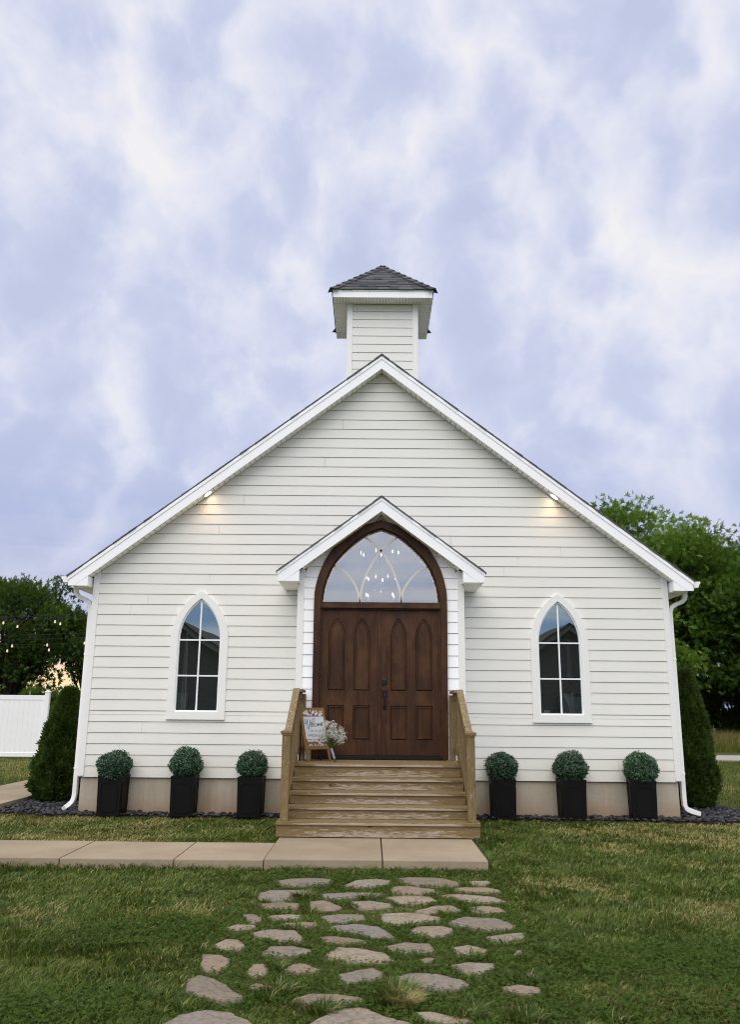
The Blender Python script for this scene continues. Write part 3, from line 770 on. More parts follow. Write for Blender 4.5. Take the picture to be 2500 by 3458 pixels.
# side and back walls
for s in (-1, 1):
    mb = MB()
    for k in range(19):
        z0 = Z0+k*EXP; xo, xi = XC+s*(4.60+0.012), XC+s*(4.60-0.003)
        xb = XC+s*4.56
        p = [(xo, z0), (xi, z0+EXP), (xb, z0+EXP), (xb, z0)]
        mb.prism(p, D+0.1, 24.9)
    part(mb, 'side_wall', M['siding'])
part(MB().prism([(XC-4.56, Z0), (XC+4.56, Z0), (XC+4.56, 3.5), (XC, 7.05), (XC-4.56, 3.5)], 24.75, 24.9), 'back_wall', M['siding'])
part(MB().prism([(XC-4.54, 0.85), (XC+4.54, 0.85), (XC+4.54, 3.5), (XC, 7.02), (XC-4.54, 3.5)], 19.0, 19.1), 'interior_wall', M['interior'])
for s in (-1, 1):
    part(MB().prism([(XC+s*4.56, 3.42), (XC+s*0.02, 6.96), (XC+s*0.02, 7.0), (XC+s*4.56, 3.46)], D+0.02, 19.0), 'interior_ceiling', M['interior'])
    part(MB().box(*sorted((XC+s*4.545, XC+s*4.556)), D+0.05, 19.0, 0.84, 3.46), 'interior_wall', M['interior'])

# rakes, soffits, roof
RF = 12.89
for s in (-1, 1):
    X = lambda d: XC+s*d
    zl = lambda d, o: AP-SL*d-o
    EO = 4.93
    poly = [(X(0), zl(0, .075)), (X(EO), zl(EO, .075)), (X(EO), 3.412), (X((AP-.247-3.412)/SL), 3.412), (X(0), zl(0, .247))]
    part(MB().prism(poly, RF-0.02, RF), 'rake_board', M['fascia'])
    poly = [(X(0), zl(0, .022)), (X(EO+.012), zl(EO+.012, .022)), (X(EO+.012), zl(EO+.012, .080)), (X(0), zl(0, .080))]
    part(MB().prism(poly, RF-0.032, RF-0.0005), 'rake_trim', M['fascia'])
    d1 = 4.625; xz = (AP-.247-3.412)/SL
    part(MB().prism([(X(xz-.004), 3.412), (X(d1), 3.412), (X(d1), zl(d1, .252)), (X(xz-.002), 3.418)], RF-0.017, D-0.036), 'eave_return', M['fascia'])
    # eave box running back along the side wall
    part(MB().prism([(X(4.62), 3.415), (X(EO-.004), 3.415), (X(EO-.004), 3.52), (X(4.62), 3.56)], D-0.03, 25.05), 'eave_soffit', M['soffit'])
    # vented soffit panels under the rake
    me = None; pw = 0.1045; ang = math.atan(SL); cnt = int((4.60/math.cos(ang))/pw)+1
    pm = MB().box(0.004, pw-0.004, 0, D-RF-0.024, 0, 0.01).mesh('soffit_panel')
    for k in range(cnt):
        o = obj('soffit_panel', pm, M['soffit'])
        setpar(o, ch)
        dd = k*pw
        if s > 0:
            o.rotation_euler = (0, ang, 0); o.location = (XC+dd*math.cos(ang), RF+0.001, AP-.247+.012-dd*math.sin(ang))
        else:
            dd2 = dd+pw
            o.rotation_euler = (0, -ang, 0); o.location = (XC-dd2*math.cos(ang), RF+0.001, AP-.247+.012-dd2*math.sin(ang))
# shingled roof as stepped courses with an uneven front edge
def shingle_roof(name, xc, ap, sl, half, y0, y1, th, expo, parent, seed):
    mb = MB(); rj = random.Random(seed); ang = math.atan(sl); ca, sa = math.cos(ang), math.sin(ang)
    Ls = half/ca; nC = int(Ls/expo)+1
    for s in (-1, 1):
        for c in range(nC):
            a, b_ = c*expo, min((c+1)*expo, Ls)+0.01
            if a >= Ls: continue
            yo = y0+rj.uniform(-.012, .010)
            pts = []
            for (d, o) in ((a, th), (b_, th+0.001), (b_, -0.006+rj.uniform(-.003, .003)), (a, -0.001)):
                pts.append((xc+s*(d*ca), ap-d*sa-o))
            mb.prism(pts, yo, y1)
    mb.prism([(xc-.13, ap-.13*sl-.004), (xc, ap-.004), (xc+.13, ap-.13*sl-.004), (xc+.13, ap-.13*sl+.010), (xc, ap+.012), (xc-.13, ap-.13*sl+.010)], y0-.004, y1)
    return part(mb, name, M['shingle'], parent)
shingle_roof('roof', XC, AP+0.004, SL, 4.950, RF-0.042, 25.1, 0.018, 0.145, ch, 3)
# gutters and downspouts
for s in (-1, 1):
    X = lambda d: XC+s*d
    prof = [(X(4.945), 3.558), (X(4.945), 3.468), (X(5.015), 3.468), (X(5.022), 3.50), (X(5.048), 3.535), (X(5.05), 3.558), (X(5.04), 3.558), (X(5.012), 3.512), (X(5.0), 3.48), (X(4.955), 3.48), (X(4.955), 3.558)]
    part(MB().prism(prof, RF+0.005, 25.05), 'gutter', M['gutter'])
    part(MB().prism([(X(4.943), 3.56), (X(4.943), 3.466), (X(5.017), 3.466), (X(5.024), 3.50), (X(5.05), 3.535), (X(5.052), 3.56)], RF-0.004, RF+0.004), 'gutter_end_cap', M['gutter'])
    yS = 13.26
    pth = [(X(4.93), yS, 3.42), (X(4.93), yS, 3.375), (X(4.915), yS, 3.325), (X(4.875), yS, 3.285), (X(4.76), yS, 3.235), (X(4.70), yS, 3.195), (X(4.672), yS, 3.13), (X(4.668), yS, 3.05), (X(4.668), yS, 0.26)]
    if s > 0: pth += [(X(4.672), yS, 0.17), (X(4.70), yS, 0.115), (X(4.76), yS, 0.085), (X(4.90), yS, 0.05)]
    else: pth += [(X(4.675), yS-.005, 0.19), (X(4.70), yS-.02, 0.13), (X(4.74), yS-.07, 0.085), (X(4.77), yS-.14, 0.06)]
    sp = MB().sweep(pth, [(-.032, -.042), (.032, -.042), (.032, .042), (-.032, .042)])
    o = part(sp, 'downspout', M['gutter'], bevel=0.006, seg=2)
    for kz in (2.35, 0.62):
        part(MB().box(*sorted((X(4.630), X(4.704))), yS-.046, yS+.046, kz, kz+.03), 'bracket', M['gutter'], o)
    if s > 0:     # crimped elbow ribs
        for q in range(6):
            t = q/5; px, pz = 4.70+0.17*t, 0.118-0.062*t
            part(MB().box(*sorted((X(px-.004), X(px+.004))), yS-.045, yS+.045, pz-.036, pz+.036), 'elbow_rib', M['gutter'], o)

# ------------------------------------------------------------------ arched windows
def arch_pts(cx, w, z0, zs, rise, n=14):
    Rr = (w*w+rise*rise)/(2*w); th = math.asin(min(1, rise/Rr))
    Lp = [(cx-(math.cos(th*i/n)*Rr+w-Rr), zs+math.sin(th*i/n)*Rr) for i in range(n+1)]
    Rp = [(2*cx-x, z) for x, z in reversed(Lp[:-1])]
    return [(cx-w, z0)] + Lp + Rp + [(cx+w, z0)]
for wi, cx in enumerate(WIN):
    zs, zb = 2.60, 1.495
    win = empty('window', (cx, D, zb)); setpar(win, ch)
    tag(win, ('arched window left of the porch, pale strip added inside as a reflection', 'arched window right of the porch, man seated inside')[wi])
    o_ = arch_pts(cx, 0.452, zb+0.0, zs, 0.775); i_ = arch_pts(cx, 0.340, zb+0.0, zs, 0.655)
    part(MB().band(o_, i_, D-0.048, D+0.01), 'casing', M['trim'], win)
    part(MB().hexa([(cx-.452, D-.050, 1.378), (cx+.452, D-.050, 1.378), (cx+.452, D+.01, 1.378), (cx-.452, D+.01, 1.378), (cx-.338, D-.050, zb), (cx+.338, D-.050, zb), (cx+.338, D+.01, zb), (cx-.338, D+.01, zb)]), 'sill_casing', M['trim'], win)
    for s in (-1, 1):      # mitred corners
        part(MB().hexa([(cx+s*.4525, D-.047, 1.378), (cx+s*.4525, D-.047, 1.3785), (cx+s*.4525, D+.01, 1.3785), (cx+s*.4525, D+.01, 1.378), (cx+s*.340, D-.047, zb), (cx+s*.4525, D-.047, zb), (cx+s*.4525, D+.01, zb), (cx+s*.340, D+.01, zb)]), 'casing_mitre', M['trim'], win)
    so = arch_pts(cx, 0.345, zb-.005, zs, 0.66); si = arch_pts(cx, 0.320, zb-.005, zs, 0.625)
    part(MB().band(so, si, D-0.015, D+0.03), 'sash_frame', M['sash'], win)
    part(MB().box(cx-.335, cx+.335, D-.016, D+.03, zb-.004, zb+.022), 'sash_sill', M['sash'], win)
    mw = 0.011
    part(MB().box(cx-mw, cx+mw, D-.006, D+.028, zb+.02, zs+.612), 'muntin', M['sash'], win)
    for zz_ in (2.043, 2.598):
        for s in (-1, 1):
            a, b_ = sorted((cx+s*mw, cx+s*.322))
            part(MB().box(a, b_, D-.004, D+.026, zz_-mw, zz_+mw), 'muntin', M['sash'], win)
    yg = D+0.012
    for s in (-1, 1):
        for za, zb_ in ((zb+.02, 2.043-mw), (2.043+mw, 2.598-mw)):
            a, b_ = sorted((cx+s*mw, cx+s*.322))
            part(MB().add([(a, yg, za), (b_, yg, za), (b_, yg, zb_), (a, yg, zb_)], [(0, 1, 2, 3)]), 'pane', M['glass'], win)
        ap = [p for p in arch_pts(cx, 0.322, zs+mw, zs, 0.63) if (p[0]-cx)*s > 0.012 and p[1] > zs+mw]
        ap.sort(key=lambda p: p[1])
        pts = [(cx+s*mw, yg, zs+mw-.002), (cx+s*.321, yg, zs+mw-.002)] + [(x, yg, z) for x, z in ap] + [(cx+s*mw, yg, zs+.605)]
        part(MB().add(pts, [tuple(range(len(pts)))]), 'pane', M['glass'], win)

# ------------------------------------------------------------------ entrance porch
po = part(MB().box(XC-1.17, XC-.96, PF+.026, PF+.032, .85, 3.55).box(XC+.96, XC+1.17, PF+.026, PF+.032, .85, 3.55).box(XC-1.245, XC-1.16, PF+0.012, D-0.02, 0.5, 3.42).box(XC+1.16, XC+1.245, PF+0.012, D-0.02, 0.5, 3.42), 'porch', M['porch_siding'])
tag(po, 'gabled entrance porch with bright white clapboards')
OUT = [(.995, 3.08), (.980, 3.326), (.883, 3.656), (.692, 3.969), (.431, 4.196), (.211, 4.305), (0, 4.369)]
INN = [(.890, 3.08), (.854, 3.349), (.742, 3.646), (.560, 3.881), (.310, 4.107), (.142, 4.195), (0, 4.249)]
oS = spline(OUT, 5); iS = spline(INN, 5)
def out_half(z):
    if z <= 3.08: return 0.95
    for a, b_ in zip(oS[:-1], oS[1:]):
        if a[1] <= z <= b_[1]: return max(0, a[0]+(b_[0]-a[0])*(z-a[1])/(b_[1]-a[1]+1e-9)-0.045)
    return 0.0
PSL, PAP, PRF = 0.742, 4.690, 12.07
for k in range(22):
    z0 = 0.847+k*EXP; z1 = z0+EXP; zt = z1+.012
    lim = lambda z: min(1.163, max(0, (PAP-.226+.015-z)/PSL))
    for s in (-1, 1):
        h0, h1, l0, l1 = out_half(z0), out_half(zt), lim(z0), lim(zt)
        if h1 >= l1 and h0 >= l0: continue
        l1 = max(l1, h1+0.002)
        p0 = sorted((XC+s*h0, XC+s*l0)); p1 = sorted((XC+s*h1, XC+s*l1))
        mb = MB(); plank(mb, p0[0], p0[1], p1[0], p1[1], z0, z1, PF+0.012, 0.012); part(mb, 'siding_plank', M['porch_siding'], po)
for s in (-1, 1):
    part(MB().box(*sorted((XC+s*1.152, XC+s*1.25)), PF-0.024, PF+0.2, 0.60, 3.60), 'corner_board', M['trim'], po, bevel=0.003)
    X = lambda d: XC+s*d
    zl = lambda d, o: PAP-PSL*d-o
    EO = 1.53; xz = (PAP-.226-3.392)/PSL
    part(MB().prism([(X(0), zl(0, .055)), (X(EO), zl(EO, .055)), (X(EO), 3.392), (X(xz), 3.392), (X(0), zl(0, .226))], PRF-.02, PRF), 'rake_board', M['fascia'], po)
    part(MB().prism([(X(0), zl(0, .016)), (X(EO+.01), zl(EO+.01, .016)), (X(EO+.01), zl(EO+.01, .060)), (X(0), zl(0, .060))], PRF-.030, PRF-.0005), 'rake_trim', M['fascia'], po)
    part(MB().prism([(X(xz-.004), 3.392), (X(1.215), 3.392), (X(1.215), zl(1.215, .232)), (X(xz-.003), 3.398)], PRF-.017, PF-.03), 'eave_return', M['fascia'], po)
    part(MB().prism([(X(1.254), 3.396), (X(EO-.004), 3.396), (X(EO-.004), 3.50), (X(1.254), 3.55)], PRF+.001, D-.024), 'eave_soffit', M['soffit'], po)
    ang = math.atan(PSL); pw = 0.1045; cnt = int(1.20/math.cos(ang)/pw)
    pm = MB().box(0.004, pw-.004, 0, PF-PRF-.012, 0, .01).mesh('soffit_panel')
    for k in range(cnt):
        o = obj('soffit_panel', pm, M['soffit']); setpar(o, po); dd = k*pw + (pw if s < 0 else 0)
        o.rotation_euler = (0, s*ang, 0); o.location = (XC+s*dd*math.cos(ang), PRF+.001, PAP-.226+.010-dd*math.sin(ang))
shingle_roof('porch_roof', XC, PAP+.003, PSL, 1.550, PRF-.040, D-.024, 0.016, 0.145, po, 9)

# door frame, transom, doors
fo = [(-.985, .862)] + [(-x, z) for x, z in oS] + [(x, z) for x, z in reversed(oS[:-1])] + [(.985, .862)]
fi = [(-.893, .862)] + [(-x, z) for x, z in iS] + [(x, z) for x, z in reversed(iS[:-1])] + [(.893, .862)]
cxd = 0.036
sh = lambda P: [(x+cxd, z) for x, z in P]
frame = part(MB().band(sh(fo), sh(fi), PF-.05, PF+.11), 'door_frame', M['door_v'], bevel=0.006)
f2 = [(x*0.972, 3.04+(z-3.04)*0.974 if z > 3.04 else z) for x, z in fi]
part(MB().band(sh(fi), sh(f2), PF-.012, PF+.10), 'frame_stop', M['door_h'], frame)
part(MB().box(cxd-.90, cxd+.90, PF-.056, PF+.10, 3.022, 3.112), 'transom_bar', M['door_h'], frame, bevel=0.005)
part(MB().box(cxd-.89, cxd+.89, PF-.02, PF+.03, 3.003, 3.0215), 'head_stop', M['door_h'], frame)
part(MB().box(cxd-.89, cxd+.89, PF-.035, PF+.12, .857, .900), 'threshold', M['dark_gap'], frame, bevel=0.004)
part(MB().box(cxd-.89, cxd+.89, PF+.00, PF+.035, .901, .918), 'door_sweep', M['dark_gap'], frame)
yg = PF+.035
gp = [(cxd-.865, yg, 3.10)] + [(cxd+x*0.972, yg, 3.04+(z-3.04)*0.974) for x, z in [(-a, b_) for a, b_ in iS][1:]+[(a, b_) for a, b_ in reversed(iS[:-1])][:-1]] + [(cxd+.865, yg, 3.10)]
tr = part(MB().add(gp, [tuple(range(len(gp)))]), 'transom_window', M['transom_glass'])
tag(tr, 'pointed transom glass with cream tracery above the doors')
for arc in ([(-.279, 3.10), (-.306, 3.266), (-.359, 3.394), (-.464, 3.535), (-.581, 3.625), (-.73, 3.678)],
            [(-.275, 3.10), (-.255, 3.292), (-.206, 3.473), (-.143, 3.616), (-.054, 3.773), (.048, 3.918), (.177, 4.045), (.335, 4.145)],
            [(.348, 3.10), (.320, 3.31), (.256, 3.516), (.178, 3.684), (.042, 3.905), (-.082, 4.036), (-.258, 4.143)],
            [(.350, 3.10), (.371, 3.272), (.435, 3.401), (.538, 3.531), (.654, 3.623), (.795, 3.676)]):
    P = spline(arc, 6); mb = MB(); o_, i_ = [], []
    for q in range(len(P)):
        a = np.array(P[max(q-1, 0)]); b_ = np.array(P[min(q+1, len(P)-1)]); t = (b_-a)/np.linalg.norm(b_-a); nn = np.array([-t[1], t[0]])*0.011
        o_.append(tuple(np.array(P[q])+nn*1.45)); i_.append(tuple(np.array(P[q])-nn*1.45))
    mb.band(o_, i_, yg-.010, yg-.002); part(mb, 'tracery', M['tracery'], tr)

def arch_loop(cx, w, z0, zs, rise, n=8):
    """closed loop: bottom-left, up, over the arch, down (count fixed for a given n)"""
    if rise > 0: return arch_pts(cx, w, z0, zs, rise, n)
    Lp = [(cx-w+w*i/n, zs) for i in range(n+1)]; Rp = [(2*cx-x, z) for x, z in reversed(Lp[:-1])]
    return [(cx-w, z0)] + Lp + Rp + [(cx+w, z0)]
def rect_loop(x0, x1, z0, z1, zs, n=8):
    cx = (x0+x1)/2; out = [(x0, z0)]
    h = n//2
    for i in range(n+1):
        if i <= h: out.append((x0, zs+(z1-zs)*i/h))
        else: out.append((x0+(cx-x0)*(i-h)/(n-h), z1))
    Rp = [(x0+x1-x, z) for x, z in reversed(out[1:-1])]
    return out + Rp + [(x1, z0)]
YD = PF+.012
for s in (-1, 1):
    X0, X1 = sorted((cxd+s*.006, cxd+s*.888))
    mb = MB(); cells = []
    xm = (X0+X1)/2
    pc = [cxd+s*.645, cxd+s*.272]; pc.sort()
    # stiles/rails plate with real openings, 16 mm proud of the panels
    mb.box(X0, X1, YD+.030, YD+.055, .919, 3.002)
    for ci, (xa, xb) in enumerate(((X0, xm), (xm, X1))):
        for (za, zb_, z0, zs, rise) in ((1.716, 3.002, 1.825, 2.60, 0.285), (.919, 1.716, 1.132, 1.612, 0.0)):
            ho = arch_loop(pc[ci], .121, z0, zs, rise); re = rect_loop(xa, xb, za, zb_, zs)
            n = len(ho)
            vs = [(x, YD, z) for x, z in re] + [(x, YD, z) for x, z in ho] + [(x, YD+.0305, z) for x, z in ho]
            fs = [(i, (i+1) % n, n+(i+1) % n, n+i) for i in range(n)] + [(n+i, n+(i+1) % n, 2*n+(i+1) % n, 2*n+i) for i in range(n)]
            mb.add(vs, fs); cells.append((pc[ci], z0, zs, rise))
    mb.add([(X0, YD, .919), (X0, YD+.055, .919), (X0, YD+.055, 3.002), (X0, YD, 3.002)], [(0, 1, 2, 3)])
    mb.add([(X1, YD, .919), (X1, YD+.055, .919), (X1, YD+.055, 3.002), (X1, YD, 3.002)], [(0, 1, 2, 3)])
    door = part(mb, 'door', M['door_v'])
    tag(door, 'left dark wooden door leaf with pointed panels' if s < 0 else 'right dark wooden door leaf with iron handle')
    for (px, z0, zs, rise) in cells:
        loops = []
        for ins, yy in ((.001, YD+.0275), (.010, YD+.0275), (.013, YD+.004), (.026, YD+.002), (.034, YD+.016), (.040, YD+.016)):
            loops.append([(x, yy, z) for x, z in arch_loop(px, .121-ins, z0+ins, zs-(ins if rise == 0 else 0), rise-ins*1.25 if rise else 0)])
        n = len(loops[0]); vs = sum(loops, []); fs = []
        for a in range(5): fs += [(a*n+i, a*n+(i+1) % n, (a+1)*n+(i+1) % n, (a+1)*n+i) for i in range(n)]
        fs.append(tuple(5*n+i for i in range(n)))
        part(MB().add(vs, fs), 'panel', M['door_v'], door)
    if s < 0:
        part(MB().box(cxd-.030, cxd+.012, YD-.016, YD-.0005, .925, 2.998), 'astragal', M['door_v'], door, bevel=0.005, seg=2)
    else:
        hx = cxd+.066
        part(MB().box(hx-.034, hx+.034, YD-.012, YD-.0004, 1.905, 1.988), 'deadbolt', M['black_metal'], door, bevel=0.008, seg=2)
        mb = MB(); mb.tube([(hx, YD-.010, 1.947), (hx, YD-.028, 1.947)], .024, 16); part(mb, 'deadbolt_cylinder', M['black_metal'], door)
        part(MB().box(hx-.036, hx+.036, YD-.014, YD-.0004, 1.735, 1.850), 'handle_plate', M['black_metal'], door, bevel=0.008, seg=2)
        mb = MB().tube(spline([(hx, YD-.012, 1.80), (hx, YD-.055, 1.785), (hx, YD-.068, 1.73), (hx, YD-.064, 1.65), (hx, YD-.045, 1.60), (hx, YD-.008, 1.585)], 5), .011, 10)
        part(mb, 'handle', M['black_metal'], door, smooth=True)
        part(MB().box(hx-.022, hx+.022, YD-.012, YD-.0004, 1.555, 1.615), 'handle_foot', M['black_metal'], door, bevel=0.006)
        part(MB().box(hx-.018, hx+.018, YD-.040, YD-.012, 1.806, 1.822), 'thumb_latch', M['black_metal'], door, bevel=0.004)

# ------------------------------------------------------------------ bell tower
TF, TB, TX, TH = 14.10, 15.30, 0.062, 0.655
EF, EB, EH = 13.82, 15.58, 0.918
ZS, ZF = 8.93, 9.065
tw = part(MB().box(TX-TH+.02, TX+TH-.02, TF+.012, TB-.012, 6.4, ZS+.02), 'bell_tower', M['siding'])
tag(tw, 'square clapboard belfry with a shingled pyramid roof')
for k in range(15):
    z1 = 8.944-k*EXP; z0 = z1-EXP
    mb = MB(); plank(mb, TX-TH+.085, TX+TH-.085, TX-TH+.085, TX+TH-.085, z0, min(z1, ZS), TF+.012, 0.01 if k else 0.0); part(mb, 'siding_plank', M['siding'], tw)
for s in (-1, 1):
    mb = MB()
    for k in range(15):
        z1 = 8.944-k*EXP; z0 = z1-EXP
        mb.prism([(TX+s*(TH-.01), min(z1, ZS)), (TX+s*(TH-.025), min(z1, ZS)), (TX+s*(TH-.025), z0), (TX+s*(TH+.002), z0)], TF+.07, TB-.02)
    part(mb, 'side_siding', M['siding'], tw)
    part(MB().box(*sorted((TX+s*(TH-.095), TX+s*(TH+.006))), TF-.022, TF+.085, 6.5, ZS), 'corner_board', M['trim'], tw, bevel=0.003)
# soffit panels: front/back rows across, side rows running back
fp = MB().box(.003, .0510, 0, TF-EF-.03, 0, .008).mesh('soffit_panel')
for k in range(34):
    for y in (EF+.018, TB+.012):
        o = obj('soffit_panel', fp, M['soffit']); setpar(o, tw); o.location = (TX-EH+.02+k*.0531, y, ZS-.002)
sp_ = MB().box(0, EH-TH-.03, .003, .0775, 0, .008).mesh('soffit_panel')
for k in range(15):
    for s in (-1, 1):
        o = obj('soffit_panel', sp_, M['soffit']); setpar(o, tw)
        o.location = (TX-EH+.02 if s < 0 else TX+TH+.008, TF-.006+k*.0808, ZS-.003)
for (x0, x1, y0, y1) in ((TX-EH, TX+EH, EF-.001, EF+.017), (TX-EH, TX+EH, EB-.017, EB), (TX-EH, TX-EH+.018, EF+.0175, EB-.0175), (TX+EH-.018, TX+EH, EF+.0175, EB-.0175)):
    part(MB().box(x0, x1, y0, y1, ZS-.008, ZF), 'fascia', M['fascia'], tw)
part(MB().box(TX-EH-.008, TX+EH+.008, EF-.012, EF-.0015, ZF-.022, ZF+.002), 'drip_edge', M['trim'], tw)
APZ, APY = 10.06, (EF+EB)/2
RE = EH+.03; RYf, RYb = EF-.03, EB+.03
core = MB(); zc0 = ZF+.003
core.add([(TX-RE, RYf, zc0), (TX+RE, RYf, zc0), (TX+RE, RYb, zc0), (TX-RE, RYb, zc0), (TX, APY, APZ-.02)], [(0, 1, 2, 3), (0, 1, 4), (1, 2, 4), (2, 3, 4), (3, 0, 4)])
part(core, 'roof_deck', M['shingle'], tw)
# front shingle tabs, laid course by course
fr = np.array([(APY-RYf), (APZ-zc0)]); flen = float(np.hypot(*fr)); fu = fr/flen; fnm = np.array([-fu[1], fu[0]])
rows = 10; ex = flen/rows
rj = random.Random(4)
for c in range(rows):
    s0, s1 = c*ex, min((c+1)*ex+.02, flen)
    w0 = RE*(1-s0/flen); w1 = RE*(1-min(s1, flen)/flen)
    x = -w0; 
    while x < w0-.01:
        wd = rj.uniform(.14, .30); xe = min(x+wd, w0)
        if w0-xe < .06: xe = w0
        cl_ = lambda v, w: max(-w, min(w, v))
        th = rj.choice((.010, .010, .018)); dn = rj.uniform(-.008, .004)
        pt = lambda xx, ss, o: (TX+xx, RYf+fu[0]*ss+fnm[0]*o, zc0+fu[1]*ss+fnm[1]*o)
        a0, b0, a1, b1 = x+.001, xe-.001, cl_(x, w1), cl_(xe, w1)
        mb = MB(); mb.hexa([pt(a0, s0+dn, 0), pt(b0, s0+dn, 0), pt(b1, s1, -.004), pt(a1, s1, -.004), pt(a0, s0+dn, th), pt(b0, s0+dn, th), pt(b1, s1, .003), pt(a1, s1, .003)])
        part(mb, 'shingle', M['shingle'], tw)
        x = xe
# hip caps
for sx in (-1, 1):
    for fy in (RYf, RYb):
        p0 = Vector((TX+sx*RE, fy, zc0)); p1 = Vector((TX, APY, APZ-.015)); ax = (p1-p0); ln = ax.length; ax.normalize()
        upv = Vector((0, 0, 1)); side = ax.cross(upv).normalized(); nn = side.cross(ax).normalized()
        q = 0; nC = 9
        for c in range(nC):
            a = p0+ax*(ln*c/nC-.012); b_ = p0+ax*(ln*(c+1)/nC+.02); hw = .105; dr = .06
            t0, t1 = .040, .020
            mb = MB()
            mb.add([a+side*hw-nn*(dr-t0), a+nn*t0, a-side*hw-nn*(dr-t0), b_-side*hw-nn*(dr-t1), b_+nn*t1, b_+side*hw-nn*(dr-t1),
                    a+side*hw-nn*(dr-t0+.012), a+nn*(t0-.012), a-side*hw-nn*(dr-t0+.012), b_-side*hw-nn*(dr-t1+.012), b_+nn*(t1-.012), b_+side*hw-nn*(dr-t1+.012)],
                   [(0, 1, 4, 5), (1, 2, 3, 4), (0, 6, 7, 1), (1, 7, 8, 2), (2, 8, 9, 3), (5, 11, 6, 0), (3, 9, 10, 4), (4, 10, 11, 5)])
            part(mb, 'hip_shingle', M['shingle'], tw)
part(MB().add([(TX-.10, APY-.10, APZ-.09), (TX+.10, APY-.10, APZ-.09), (TX+.10, APY+.10, APZ-.09), (TX-.10, APY+.10, APZ-.09), (TX, APY, APZ+.022)], [(0, 1, 4), (1, 2, 4), (2, 3, 4), (3, 0, 4), (3, 2, 1, 0)]), 'peak_cap', M['shingle'], tw)

# ================================================================== WOODEN STEPS
st = empty('wooden_steps', (XC, 11.3, 0.07)); tag(st, 'weathered brown wooden steps with side railings up to the double doors', 'steps')
TZ = [.855, .690, .545, .402, .258]; TY = [11.41, 11.15, 10.89, 10.63, 10.36]; cxs = 0.0
for i in range(5):
    hw = 1.115 if i < 3 else (1.195 if i == 3 else 1.222)
    z, y = TZ[i], TY[i]
    if i == 0:      # landing boards
        yb = y
        while yb < PF-.06:
            ye = min(yb+.139, PF-.055)
            part(MB().box(cxs-1.12, cxs+1.12, yb, ye-.006, z-.038, z), 'landing_board', M['tread_wood'], st, bevel=.004); yb += .139
    else:
        d_ = TY[i-1]-y+.03
        part(MB().box(cxs-hw, cxs+hw, y, y+.137, z-.038, z), 'tread', M['tread_wood'], st, bevel=.005, seg=2)
        part(MB().box(cxs-hw, cxs+hw, y+.142, y+d_, z-.038, z-.001), 'tread', M['tread_wood'], st, bevel=.004)
    zb = TZ[i+1]+.001 if i < 4 else .085
    hr = 1.112 if i < 3 else (1.185 if i == 3 else 1.215)
    part(MB().box(cxs-hr, cxs+hr, y+.022, y+.055, zb, z-.0395), 'riser', M['step_wood'], st, bevel=.003)
sc_me = MB().tube([(0, -.0012, 0), (0, .003, 0)], .0045, 8).mesh('screw'); sc_me.materials.append(M['black_metal'])
for i in range(5):
    for xx in (-1.04, -.55, -.02, .52, 1.03):
        o = obj('screw', sc_me); setpar(o, st); o.location = (xx+random.uniform(-.01, .01), TY[i]+.0215, TZ[i]-.085+random.uniform(-.006, .006))
